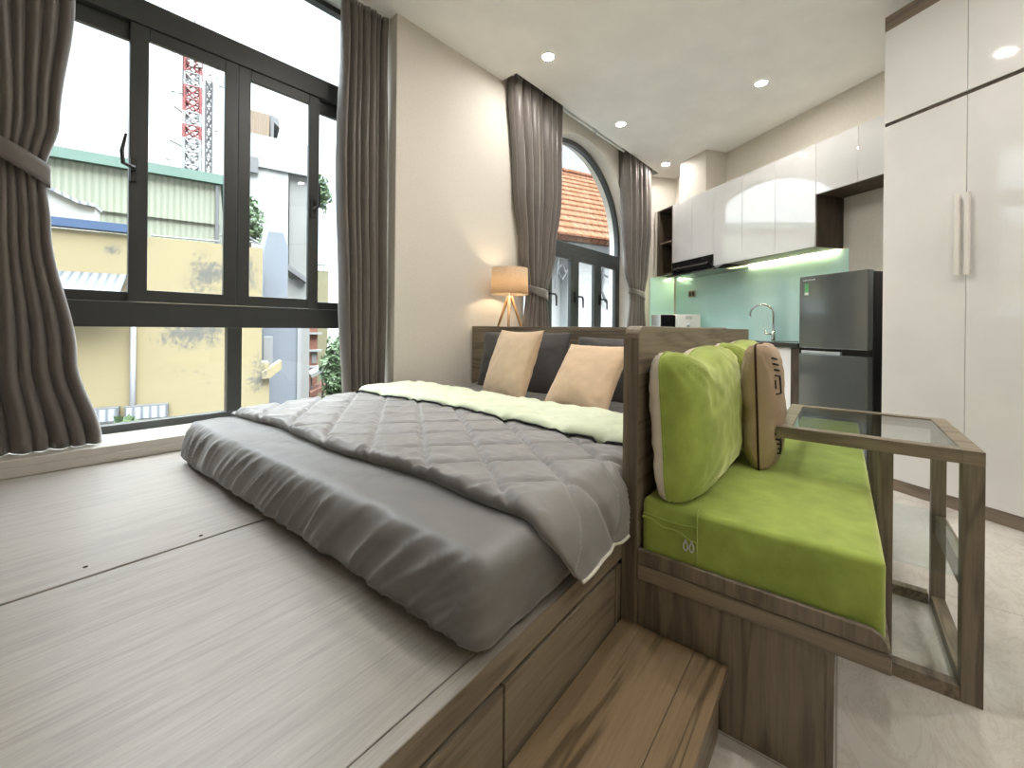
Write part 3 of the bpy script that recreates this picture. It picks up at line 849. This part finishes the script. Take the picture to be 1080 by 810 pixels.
bulb = MB(); bmesh.ops.create_uvsphere(bulb.bm, u_segments=16, v_segments=10, radius=.032, matrix=Matrix.Translation((lx, ly, 1.43)))
obj('bulb', bulb, 'bulb', LP, smooth=True)
obj('cord', MB().tube([(lx, ly, 1.27), (lx+.01, ly+.02, 1.1), (lx+.03, ly+.05, .91)], .003, 6), 'black', LP, smooth=True)

# ------------------------------------------------------------------ wardrobe
WR = thing('wardrobe', 'tall glossy white wardrobe with dark trims beside the fridge', 'wardrobe', FC, (-.7, -.4, 0))
we0, we1 = -1.755, .374
obj('body', MB().box(we0, we1, -.86, -.021, .075, 3.095), 'gloss_white', WR)
obj('plinth', MB().box(we0, we1, -.8, -.002, 0, .073), 'wood_base', WR, bevel=.001)
obj('top_trim', MB().box(we0, we1, -.6, -.001, 3.098, 3.197), 'wood_base', WR, bevel=.001)
obj('middle_trim', MB().box(we0, we1, -.03, -.012, 2.440, 2.475), 'wood_dark', WR)
es = [.374, -.055, -.480, -.905, -1.330, -1.755]
for i in range(5):
    a, b = es[i+1]+.0015, es[i]-.0015
    lower = obj('door', MB().box(a, b, -.020, 0, .077, 2.446), 'gloss_white', WR, bevel=.0015)
    obj('upper_door', MB().box(a, b, -.020, 0, 2.471, 3.095), 'gloss_white', WR, bevel=.0015)
    he = (a+.024 if i % 2 == 0 else b-.0165)
    hd = MB().box(he-.012, he+.012, .020, .036, 1.388, 1.867)
    hd.box(he-.006, he+.006, 0, .024, 1.42, 1.44).box(he-.006, he+.006, 0, .024, 1.815, 1.835)
    obj('handle', hd, 'alu', lower, bevel=.003)

# ------------------------------------------------------------------ kitchen uppers
KU = thing('wall_cabinets', 'row of glossy white wall cabinets over the mint splashback', 'cabinet', FC, (2.1, -.72, 1.84))
F0, B0 = -.546, -.895
body = MB()
body.box(1.275, 2.525, B0, F0-.02, 1.852, 2.79)
body.box(2.53, 3.295, B0, F0-.02, 1.99, 2.79)
body.box(.385, 1.27, B0, F0-.02, 2.335, 2.79)
obj('body', body, 'gloss_white', KU)
obj('side_panel', MB().box(1.262, 1.2735, B0, F0-.021, 1.838, 2.34), 'wood_dark', KU)
obj('niche_board', MB().box(.385, 1.262, B0, F0-.0205, 2.319, 2.334), 'wood_dark', KU)
obj('bottom_board', MB().box(1.275, 2.525, B0+.02, F0-.004, 1.838, 1.851), 'wood_base', KU)
for a, b, z0 in ((.54, .905, 2.319), (.905, 1.268, 2.319), (1.268, 1.690, 1.838), (1.690, 2.105, 1.838), (2.105, 2.528, 1.838), (2.528, 2.915, 1.985), (2.915, 3.298, 1.985), (.385, .54, 2.319)):
    obj('door', MB().box(a+.0015, b-.0015, F0-.019, F0, z0, 2.79), 'gloss_kitchen', KU, bevel=.0012)
os_ = MB()
os_.box(3.30, 3.315, B0, F0, 1.84, 2.79).box(3.60, 3.64, B0, F0, 1.84, 2.79).box(3.315, 3.60, B0, F0, 2.77, 2.79).box(3.315, 3.60, B0, F0, 1.84, 1.86).box(3.315, 3.60, B0, B0+.012, 1.86, 2.77)
obj('open_shelf_unit', os_, 'wood_dark', KU)
obj('shelf', MB().box(3.315, 3.60, B0+.012, F0-.02, 2.30, 2.318), 'wood_base', KU)
obj('end_panel', MB().box(3.641, 3.70, B0, F0-.002, 1.84, 2.79), 'wall', KU)
obj('led_strip', MB().box(1.30, 2.45, B0+.003, B0+.016, 1.838, 1.848), 'led', KU)
obj('led_strip', MB().box(3.33, 3.58, B0+.003, B0+.016, 1.828, 1.838), 'led', KU)
# splashback
sb_ = obj('splashback', MB().box(1.212, 3.66, -.899, -.8935, .948, 1.836), 'mint', F=FC)
tag(sb_, 'glossy mint glass splashback panel behind the sink', 'splashback')
dv = (P3-P2).normalized(); nv = Vector((dv.y, -dv.x, 0))
if (Vector((1.5, 0, 0))-P2).dot(nv) < 0: nv = -nv
A, B = P2+dv*.03, P3-dv*.012
sb2 = obj('splashback', MB().prism([(A+nv*.001)[:2], (B+nv*.001)[:2], (B+nv*.007)[:2], (A+nv*.007)[:2]], .948, 1.836), 'mint')
tag(sb2, 'narrow mint glass splashback panel on the short end wall', 'splashback')
# hood
HD = thing('range_hood', 'slim black range hood under the two short cabinet doors', 'range hood', FC, (2.9, -.7, 1.77))
obj('body', MB().prism([(-.89, 1.84), (F0+.02, 1.84), (F0-.004, 1.982), (-.89, 1.982)], 2.532, 3.292, axis=0), 'blackgloss', HD, bevel=.002)
obj('control_strip', MB().prism([(F0+.0215, 1.875), (F0+.0295, 1.875), (F0+.024, 1.90), (F0+.017, 1.90)], 2.60, 3.25, axis=0), 'chrome', HD)
obj('canopy', MB().prism([(-.89, 1.79), (-.46, 1.775), (-.44, 1.79), (F0+.01, 1.838), (-.89, 1.838)], 2.34, 3.292, axis=0), 'blackgloss', HD, bevel=.002)
# sockets
SK = thing('wall_socket', 'pair of tan wall sockets on the mint splashback', 'socket', FC, (3.31, -.89, 1.535))
obj('plate', MB().box(3.245, 3.375, -.8934, -.884, 1.525, 1.615), 'tan', SK, bevel=.003)
for e_ in (3.28, 3.34): obj('socket_cover', MB().box(e_-.024, e_+.024, -.884, -.880, 1.54, 1.60), 'wood_dark', SK, bevel=.002)

# base cabinets
BCB = thing('base_cabinets', 'run of base cabinets with pale doors below the black worktop', 'cabinet', FC, (2.4, -.6, 0))
obj('body', MB().box(1.31, 3.42, -.89, -.345, .10, .900), 'gloss_white', BCB)
obj('plinth', MB().box(1.31, 3.42, -.86, -.40, 0, .10), 'wood_base', BCB)
obj('side_panel', MB().box(1.225, 1.308, -.89, -.315, 0, .900), 'wood_dark', BCB, bevel=.001)
for i in range(5):
    a = 1.312+i*.4216
    obj('door', MB().box(a, a+.4186, -.344, -.325, .105, .895), 'gloss_white', BCB, bevel=.0015)
wt = obj('worktop', MB().box(1.225, 3.42, -.893, -.30, .902, .945), 'counter', F=FC, bevel=.003)
tag(wt, 'black granite worktop along the kitchen wall', 'worktop')
SKk = thing('kitchen_sink', 'steel sink rim set in the worktop under the tap', 'sink', FC, (1.95, -.58, .80))
obj('rim', MB().box(1.60, 2.30, -.77, -.42, .9455, .952), 'chrome', SKk, bevel=.002)
FT = thing('faucet', 'tall gooseneck steel tap beside the sink, in front of mint glass', 'tap', FC, (1.92, -.80, .946))
arc = [(1.92, -.80, .95), (1.92, -.80, 1.22)] + [(1.92 + .10*(1-math.cos(R(a))), -.80 + .055*(1-math.cos(R(a))), 1.24 + .105*math.sin(R(a))) for a in range(0, 181, 15)] + [(2.12, -.69, 1.20)]
obj('spout', MB().tube(arc, .0105, 10), 'chrome', FT, smooth=True)
obj('base', MB().tube([(1.92, -.80, .946), (1.92, -.80, 1.06)], .019, 12), 'chrome', FT, smooth=True)
obj('lever', MB().tube([(1.92, -.80, 1.02), (1.985, -.76, 1.02), (1.99, -.757, 1.11)], [.011, .009, .005], 8), 'chrome', FT, smooth=True)
# microwave, turned towards the room in the corner
FMW = Frame(5.856, 1.769, 38.18-90)   # x axis = image right, +y = away
MW = thing('microwave', 'white microwave oven in the corner of the worktop', 'microwave', FMW, (0, 0, .947))
obj('body', MB().box(-.27, .27, -.17, .17, .955, 1.262), 'white', MW, bevel=.006)
obj('door', MB().box(-.265, -.07, -.185, -.171, .965, 1.255), 'blackgloss', MW, bevel=.004)
obj('handle', MB().tube([(-.065, -.185, 1.0), (-.055, -.215, 1.02), (-.045, -.22, 1.11), (-.055, -.215, 1.20), (-.065, -.185, 1.22)], .009, 8), 'white', MW, smooth=True)
obj('control_panel', MB().box(-.035, .245, -.182, -.171, .965, 1.255), 'white', MW, bevel=.003)
obj('display', MB().box(.06, .15, -.186, -.182, 1.20, 1.235), 'silver', MW)
obj('dial', MB().tube([(.10, -.182, 1.12), (.10, -.20, 1.12)], .025, 14), 'silver', MW, smooth=True)
for x in (-.2, .2): obj('foot', MB().box(x-.02, x+.02, -.1, .1, .947, .955), 'black', MW)
def cup(label, e_, m__, F=FC):
    m_ = MB()
    prof = [(.024, .947), (.030, .96), (.034, 1.03), (.031, 1.03), (.027, .962), (.001, .958)]
    n = 20; V = [[m_.bm.verts.new((e_+q*math.cos(2*math.pi*k/n), m__+q*math.sin(2*math.pi*k/n), z)) for q, z in prof] for k in range(n)]
    for k in range(n):
        for j in range(len(prof)-1): m_.bm.faces.new((V[k][j], V[(k+1) % n][j], V[(k+1) % n][j+1], V[k][j+1]))
    m_.bm.faces.new([V[k][0] for k in range(n)])
    tag(obj('cup', m_, 'white', F=F, smooth=True), label, 'cup', 'white cups by the microwave')
cup('white cup on the worktop, right next to the microwave', 2.80, -.62)
cup('white cup on the worktop, next one towards the tap', 2.66, -.60)

# ------------------------------------------------------------------ fridge
FG = thing('fridge', 'two-door dark grey fridge standing beside the white wardrobe', 'fridge', FC, (.865, -.5, 0))
fe0, fe1 = .593, 1.136
obj('body', MB().box(fe0, fe1, -.82, -.265, .02, 1.515), 'black', FG, bevel=.008)
ud = obj('freezer_door', MB().box(fe0, fe1, -.262, -.2, .912, 1.523), 'steel_dark', FG, bevel=.006)
ld = obj('lower_door', MB().box(fe0, fe1, -.262, -.2, .04, .862), 'steel_dark', FG, bevel=.006)
hr = obj('handle_recess', MB().box(fe0+.004, fe1-.004, -.262, -.235, .863, .911), 'black', FG)
obj('silver_grip', MB().box(.80, fe1-.01, -.236, -.212, .864, .888), 'silver', FG, bevel=.003)
obj('label_sticker', MB().box(1.053, 1.088, -.1998, -.1985, 1.385, 1.460), 'green_label', ud)
obj('label_band', MB().box(1.053, 1.088, -.1998, -.1982, 1.362, 1.384), 'white', ud)
bt = MB()
for k in range(6): bt.box(1.095-.018*k-.006, 1.095-.018*k+.006, -.1999, -.1985, 1.484, 1.496 if k % 2 else 1.493)
bo = obj('brand_lettering', bt, 'silver', ud); bo['label'] = 'small silver lettering'
for e_ in (fe0+.05, fe1-.05): obj('foot', MB().box(e_-.02, e_+.02, -.3, -.26, 0, .02), 'black', FG)

# ------------------------------------------------------------------ downlights
DLS = [(2.92, 1.94, 'round ceiling downlight just before the lamp-side curtain of the arched window'), (4.37, 1.93, 'round ceiling downlight between the two curtains of the arched window'),
       (5.80, 1.90, 'round recessed ceiling downlight by the short end wall'), (4.42, .587, 'round recessed ceiling downlight over the kitchen aisle'),
       (2.6, .75, 'round recessed ceiling downlight above the glass side table'), (1.6, 1.05, 'unseen ceiling downlight above the duvet, set off the row for its light'),  # duvet one is unseen, moved off the row to ease the wall hotspot
       (1.45, .45, 'round recessed ceiling downlight above the step'), 
       (1.45, -1.0, 'added fill downlight before the wardrobe, out of view'),  # added out of view to brighten the right half of the room
       (0, -1.3, 'added fill downlight at the back of the room, out of view'),  # added behind the camera as fill light
       (2.6, -1.2, 'added fill downlight beside the wardrobe, out of view')]  # unseen extra lamp, added to lift the sofa and floor side
for x, y, lab in DLS:
    d = thing('ceiling_light', lab, 'ceiling light', FA, (x, y, CH-.006), 'ceiling downlights')
    obj('trim_ring', MB().ring(x, y, CH-.008, CH-.0005, .046, .062), 'white', d, smooth=False)
    obj('diffuser', MB().ring(x, y, CH-.005, CH-.001, .0005, .0455, 32), 'down', d)

# ------------------------------------------------------------------ outside, big window
def house(name, label, cat='house', F=FE, loc=(0, 0, 0), group=None): return thing(name, label, cat, F, loc, group)
GZ = -6.0
gr = obj('street', MB().box(-60, 80, 4, 120, GZ-.2, GZ), 'asphalt', loc=(10, 60, GZ-.2)); struct(gr)
YH = house('building', 'weathered yellow walled building across the lane', 'building', FE, (-3, 1, GZ))
ym = MB().box(-14, 1.97, 0, 1.45, GZ, 2.75)
obj('wall', ym, 'yellow_wall', YH)
obj('wall_stub', MB().box(1.97, 2.12, .0, .8, GZ, .25), 'yellow_wall', YH)
obj('ledge', MB().prism([(1.97, .05), (2.34, .30), (2.34, .12), (2.12, -.08), (1.97, -.08)], -.15, .3, axis=1), 'yellow_wall', YH)
obj('drain_pipe', MB().tube([(-.12, -.06, 1.3), (-.12, -.06, -1.6)], .045, 8), 'white_paint', YH, smooth=True)
obj('beam', MB().box(-9, .0, -.10, .1, 2.78, 2.93), 'blue_beam', YH)
lm = MB().prism([(0, 2.0), (-.75, 1.55), (-.75, 1.50), (0, 1.95)], -9, -.22, axis=0)
obj('awning', lm, 'corr_awning', YH)
for a, b in ((-.70, -.30), (-.23, .41)):
    f_ = obj('vent_window', MB().box(a, b, -.12, .02, -.76, -.47), 'grey_paint', YH, bevel=.01)
    obj('pane', MB().box(a+.03, b-.03, -.13, -.12, -.72, -.50), 'corr_grey', f_)
obj('top_railing', MB().tube([(1.2, .1, 2.95), (1.94, .1, 2.86)], .015, 6).tube([(1.25, .1, 2.75), (1.25, .1, 3.25), (1.94, .1, 2.85)], .015, 6).tube([(.1, .1, 2.80), (1.2, .1, 2.82)], .015, 6), 'grey_paint', YH)
GH = house('warehouse', 'pale green corrugated warehouse with green roof edge behind the yellow wall', 'warehouse', FE, (-5, 8, GZ))
obj('wall', MB().box(-16, 1.10, 5, 12, GZ, 5.36), 'corr_green', GH)
obj('roof_edge', MB().box(-16.1, 1.2, 4.8, 12.1, 5.34, 5.62), 'roof_edge', GH)
obj('drain_pipe', MB().tube([(1.02, 4.9, 5.3), (1.02, 4.9, 2.0)], .05, 8), 'grey_paint', GH)
obj('cross_rail', MB().box(-16, 1.1, 4.92, 4.98, 4.12, 4.18), 'corr_green', GH)
SHD = house('shed', 'small grey shed with a sloping roof above the blue beam', 'shed', FE, (-3, 1.3, 2.75))
obj('wall', MB().prism([(-5, 2.75), (-.87, 2.75), (-.87, 3.38), (-1.09, 3.42), (-1.6, 3.68), (-5, 4.0)], 1.0, 1.4, axis=1), 'whitewash', SHD)
obj('roof', MB().prism([(-5, 4.0), (-1.6, 3.68), (-1.09, 3.42), (-.85, 3.39), (-.85, 3.45), (-1.09, 3.48), (-1.6, 3.74), (-5, 4.06)], .9, 1.45, axis=1), 'corr_grey', SHD)
# telecom tower
TW = house('telecom_tower', 'red and white lattice telecom tower above the warehouse', 'tower', FE, (-.8, 22, GZ))
def lat(cx, cy, hw, z0, z1, step, r, pick, name='lattice_section'):
    cs = [(cx-hw, cy-hw), (cx+hw, cy-hw), (cx+hw, cy+hw), (cx-hw, cy+hw)]
    z = z0; i = 0
    while z < z1-1e-6:
        zz = min(z+step, z1); m_ = MB()
        for k in range(4):
            a, b = cs[k], cs[(k+1) % 4]
            m_.tube([(*a, z), (*a, zz)], r, 5); m_.tube([(*a, z), (*b, zz)], r*.7, 5); m_.tube([(*b, z), (*a, zz)], r*.7, 5)
            m_.tube([(*a, zz), (*b, zz)], r*.7, 5)
        obj(name, m_, pick(i, z), TW)
        z = zz; i += 1
lat(-.72, 22, .40, 8.5, 18.2, .8, .085, lambda i, z: 'red_paint' if (12.0 < z < 17.6 and i % 3) or z < 9.5 else 'tower_white')
lat(.10, 22, .16, 8.5, 16.4, .8, .05, lambda i, z: 'grey_paint', 'side_lattice_section'); gm = MB()
gm.tube([(-.64, 22, 18.2), (-.64, 22, 21.2)], .04, 6)
obj('top_mast', gm, 'grey_paint', TW); gm = MB()
gm.tube([(-1.77, 21.8, 12.2), (-1.2, 21.9, 12.0)], .05, 6).tube([(-1.6, 21.8, 14.3), (-1.1, 21.9, 14.0)], .05, 6)
obj('antenna_arm', gm, 'grey_paint', TW)
for s, z0, z1 in ((-1.85, 10.9, 13.6), (-1.62, 15.0, 17.6), (-1.28, 15.0, 17.4), (-.75, 16.8, 19.0), (.15, 16.6, 18.5), (.5, 13.2, 17.5), (-.35, 16.9, 18.8)):
    obj('antenna', MB().box(s-.10, s+.10, 21.4, 21.55, z0, z1), 'tower_white', TW, bevel=.02)
obj('dish', MB().tube([(.72, 21.4, 16.4), (.72, 21.55, 16.4)], .34, 20), 'tower_white', TW, smooth=False)
# white tall building
WT = house('apartment_building', 'tall white building with tan corrugated rooftop room', 'building', FE, (3, 13, GZ))
obj('wall', MB().box(1.2, 3.42, 10, 16, GZ, 7.8), 'whitewash', WT)
obj('parapet', MB().box(1.2, 4.27, 9.9, 16, 7.75, 9.1), 'white_paint', WT)
obj('stair_tower', MB().box(3.48, 4.24, 10.2, 16, GZ, 7.85), 'white_old', WT)
obj('window', MB().box(1.7, 2.28, 9.85, 9.95, 7.45, 8.1), 'grey_paint', WT)
obj('rooftop_room', MB().box(1.2, 2.72, 10.6, 14, 9.0, 10.35), 'corr_orange', WT)
obj('rooftop_awning', MB().prism([(2.74, 10.42), (3.08, 10.3), (3.12, 9.9), (2.9, 10.1), (2.88, 9.1), (2.78, 9.1)], 10.7, 13, axis=1), 'grey_paint', WT)
# blue grey house
BH = house('building', 'narrow pale blue rendered building beyond the yellow wall corner', 'building', FE, (2.5, 3, GZ))
obj('wall', MB().prism([(2.08, GZ), (2.84, GZ), (2.84, 1.25), (2.60, 1.35), (2.62, 3.05), (2.50, 3.44), (2.17, 3.44), (2.09, 3.0)], 1.55, 4.5, axis=1), 'bluegrey', BH)
obj('corner_trim', MB().box(2.84, 2.93, 1.5, 1.6, GZ, 1.2), 'white_paint', BH)
obj('air_duct', MB().box(2.07, 2.27, 1.3, 1.54, .1, .80), 'white_paint', BH, bevel=.01)
CP = house('lean_to', 'small dark canopy over a grey speckled wall beside the blue building', 'canopy', FE, (3, 4.5, GZ))
obj('roof', MB().prism([(2.72, 3.20), (3.45, 2.66), (3.45, 2.50), (2.72, 3.02)], 4.6, 6, axis=1), 'grey_paint', CP)
obj('wall', MB().box(2.80, 3.6, 4.9, 5.4, GZ, 2.62), 'white_old', CP)
SH = house('shophouse', 'salmon pink narrow house further down the lane', 'house', FE, (4.7, 13, GZ))
obj('wall', MB().box(4.34, 4.95, 12, 13.5, GZ, 1.9), 'salmon', SH)
for z in (.75, -.1, -.9): obj('balcony', MB().box(4.32, 5.12, 11.75, 12.1, z-.07, z+.03), 'whitewash', SH)
obj('window', MB().box(4.7, 4.9, 11.95, 12.02, -.75, -.25), 'white_paint', SH)
WH = house('wire_pole', 'white utility pole with boxes between the blue and salmon houses', 'pole', FE, (3.4, 6, GZ))
obj('post', MB().tube([(3.30, 6, GZ), (3.30, 6, 2.0)], .07, 8), 'white_paint', WH, smooth=True)
for z in (.5, .1, -.3): obj('meter_box', MB().box(3.38, 3.52, 5.9, 6.05, z-.1, z+.12), 'grey_paint', WH)
YT = house('house', 'pale yellow house with a roof railing, rightmost seen in the big window', 'house', FE, (5.5, 15, GZ))
obj('wall', MB().box(5.05, 5.78, 14, 17, GZ, 4.10), 'yellow2', YT)
obj('railing', MB().box(5.05, 5.78, 13.95, 14.0, 4.38, 4.43).box(5.05, 5.08, 13.95, 14, 4.1, 4.4).box(5.3, 5.33, 13.95, 14, 4.1, 4.4).box(5.52, 5.55, 13.95, 14, 4.1, 4.4).box(5.75, 5.78, 13.95, 14, 4.1, 4.4), 'leafm', YT)
AW = house('market_awning', 'white and salmon street awnings at the foot of the salmon house', 'awning', FE, (4.5, 10.5, GZ))
obj('canvas', MB().prism([(4.32, -1.05), (4.9, -.78), (5.0, -.9), (4.36, -1.2)], 9.6, 11, axis=1), 'white_paint', AW)
obj('lower_canvas', MB().prism([(4.32, -1.85), (5.0, -1.55), (5.0, -1.75), (4.32, -2.05)], 9.6, 11, axis=1), 'salmon', AW)
obj('posts', MB().box(4.38, 4.44, 10, 10.1, GZ, -1.25).box(4.85, 4.91, 10, 10.1, GZ, -.95), 'grey_paint', AW)

def tree(label, F, c, r, zbase, n, seed, group='trees in the lane', cat='tree', tx=0):
    rnd = random.Random(seed)
    t = thing('tree', label, cat, F, (c[0], c[1], zbase), group)
    m_ = MB()
    for _ in range(n):
        while True:
            q = Vector((rnd.uniform(-1, 1), rnd.uniform(-1, 1), rnd.uniform(-1, 1)))
            if .35 < q.length < 1: break
        q *= .75 + .35*noise.noise(q*2.3 + Vector((seed, 0, 0)))
        p = Vector((c[0]+q.x*r[0], c[1]+q.y*r[1], c[2]+q.z*r[2]))
        a = Vector((rnd.uniform(-1, 1), rnd.uniform(-1, 1), rnd.uniform(-1, 1))).normalized(); b_ = a.orthogonal().normalized()
        s = rnd.uniform(.07, .15)
        m_.quad(p-a*s, p+b_*s*.5, p+a*s, p-b_*s*.5)
    obj('foliage', m_, 'leafm', t)
    obj('trunk', MB().tube([(c[0]+tx, c[1], zbase), (c[0]+.05+tx, c[1], c[2]-r[2]*.7), (c[0]+tx*.3, c[1], c[2]+r[2]*.2)], [.08, .06, .03], 8), 'bark', t, smooth=True)
tree('leafy green tree low beside the right curtain of the big window', FE, (5.15, 8, -.9), (.85, .9, 2.1), GZ, 2600, 1)
tree('green treetop beside the white utility pole, high behind the handle', FE, (4.55, 8.5, 6.7), (.40, .5, 1.0), 2.5, 500, 2, tx=-.38)
tree('green treetop peeking over the corner of the yellow wall', FE, (1.82, 5.6, 4.5), (.60, .5, 1.0), GZ, 700, 3)
tree('low green shrubbery at the base of the yellow wall windows', FE, (-.15, -.35, -.95), (.45, .2, .35), GZ, 260, 4, cat='shrub')
LS = house('building', 'long white street building far down the lane', 'building', FE, (12, 30, GZ))
obj('wall', MB().box(6.5, 40, 26, 30, GZ, 2.5), 'white_far', LS)
obj('roof', MB().box(6.4, 40, 25.8, 30, 2.5, 2.8), 'corr_grey', LS)

# ------------------------------------------------------------------ outside, arched window
TH = house('house', 'white house with an orange clay tile roof, seen through the arched window', 'house', FR, (1, 3, GZ))
obj('wall', MB().box(-1.3, 8, .35, 6.5, GZ, 3.5), 'whitewash', TH)
obj('front_wall', MB().box(-.05, 8, 0, .36, GZ, 3.35), 'whitewash', TH)
def roofpt(x, y): return (x, y, 3.45 + (y+.2)*(6.62-3.45)/3.2)
rf = MB().prism([(-.5, 3.40), (3.2, 6.62), (3.2, 6.45), (-.3, 3.30)], -1.5, 9, axis=0)
ro = obj('roof', rf, 'tiles', TH)
# tile courses as real steps
ts = MB()
for i in range(13):
    y = -.5 + 3.7*i/13; z = 3.40 + 3.22*i/13
    ts.prism([(y, z+.005), (y, z+.045), (y+.29, z+.24), (y+.29, z+.2)], -1.5, 9, axis=0)
obj('tile_courses', ts, 'tiles', ro)
obj('ridge', MB().tube([(-1.5, 3.2, 6.62), (9, 3.2, 6.62)], .12, 8), 'tiles', TH)
obj('ornament', MB().tube([(-.5, -.1, 2.95), (-.1, -.1, 2.95), (-.12, -.1, 2.6), (-.3, -.1, 2.3), (-.45, -.1, 2.55), (-.3, -.1, 2.75), (-.2, -.1, 2.5)], .035, 6).tube([(-.4, -.1, 2.9), (-.5, -.1, 2.1)], .03, 6), 'grey_paint', TH)
obj('bracket', MB().tube([(1.05, -.1, 2.75), (1.0, -.1, 2.1), (1.15, -.1, 1.8)], .04, 6).tube([(.95, -.1, 2.6), (1.2, -.1, 2.5)], .03, 6), 'grey_paint', TH)
CB = house('building', 'grey corrugated clad building rising above the clay tile roof', 'building', FR, (4, 8, GZ))
obj('wall', MB().box(-1, 5.2, 6.6, 10, GZ, 9.6), 'corr_grey', CB)
obj('side_wing', MB().box(5.2, 9, 6.8, 10, GZ, 8.2), 'corr_grey', CB)

# ------------------------------------------------------------------ sky, sun, camera
wd = bpy.data.worlds.new('sky'); scn.world = wd; wd.use_nodes = True
nt = wd.node_tree; nt.nodes.clear()
tc = N(nt, 'ShaderNodeTexCoord'); mp = N(nt, 'ShaderNodeMapping'); mp.inputs['Scale'].default_value = (1, 1, 2.4)
nt.links.new(tc.outputs['Generated'], mp.inputs[0])
ns = N(nt, 'ShaderNodeTexNoise'); ns.inputs['Scale'].default_value = 2.6; ns.inputs['Detail'].default_value = 6; ns.inputs['Roughness'].default_value = .55
nt.links.new(mp.outputs[0], ns.inputs['Vector'])
cr = ramp(nt, ns.outputs['Fac'], [(.38, (.64, .80, .97)), (.50, (.82, .92, 1.0)), (.60, (.94, .97, 1))])
bg = N(nt, 'ShaderNodeBackground'); bg.inputs[1].default_value = 5.6
nt.links.new(cr.outputs[0], bg.inputs[0])
sx = N(nt, 'ShaderNodeSeparateXYZ'); nt.links.new(tc.outputs['Generated'], sx.inputs[0])
mz = N(nt, 'ShaderNodeMapRange'); mz.interpolation_type = 'SMOOTHSTEP'
mz.inputs['From Min'].default_value = .55; mz.inputs['From Max'].default_value = .85   # overcast: brighter towards the zenith
mz.inputs['To Min'].default_value = 1.35; mz.inputs['To Max'].default_value = 20
nt.links.new(sx.outputs['Z'], mz.inputs['Value']); nt.links.new(mz.outputs[0], bg.inputs[1])
wo_ = N(nt, 'ShaderNodeOutputWorld'); nt.links.new(bg.outputs[0], wo_.inputs[0])
sun = bpy.data.lights.new('sun', 'SUN'); sun.energy = 2.6; sun.angle = R(20); sun.color = (1, .97, .92)
so = bpy.data.objects.new('sun', sun); COL.objects.link(so)
so.rotation_euler = Vector((.25, .75, -.85)).to_track_quat('-Z', 'Y').to_euler(); so.location = (0, -5, 12)

cam = bpy.data.cameras.new('camera'); co = bpy.data.objects.new('camera', cam); COL.objects.link(co)
YAW, ROLL = R(38.177), R(.5587)
fw = Vector((math.cos(YAW), math.sin(YAW), 0)); rt = Vector((math.sin(YAW), -math.cos(YAW), 0)); up = Vector((0, 0, 1))
cr_ = rt*math.cos(ROLL) + up*math.sin(ROLL); cu = -rt*math.sin(ROLL) + up*math.cos(ROLL)
mt4 = Matrix((cr_, cu, -fw)).transposed().to_4x4(); mt4.translation = Vector((0, 0, 1.05))
co.matrix_world = mt4
cam.sensor_width = 36; cam.lens = 440.1/1080*36; cam.shift_y = -58.26/1080
cam.clip_start = .05; cam.clip_end = 300
scn.camera = co
vs = scn.view_settings
vs.view_transform = 'Standard'; vs.look = 'None'; vs.gamma = 1; vs.use_curve_mapping = False; vs.exposure = .95
scn.cycles.use_denoising = True
scn.cycles.max_bounces = 10; scn.cycles.diffuse_bounces = 5; scn.cycles.glossy_bounces = 5; scn.cycles.transparent_max_bounces = 12
scn.cycles.sample_clamp_indirect = 6
scn.cycles.caustics_reflective = False; scn.cycles.caustics_refractive = False
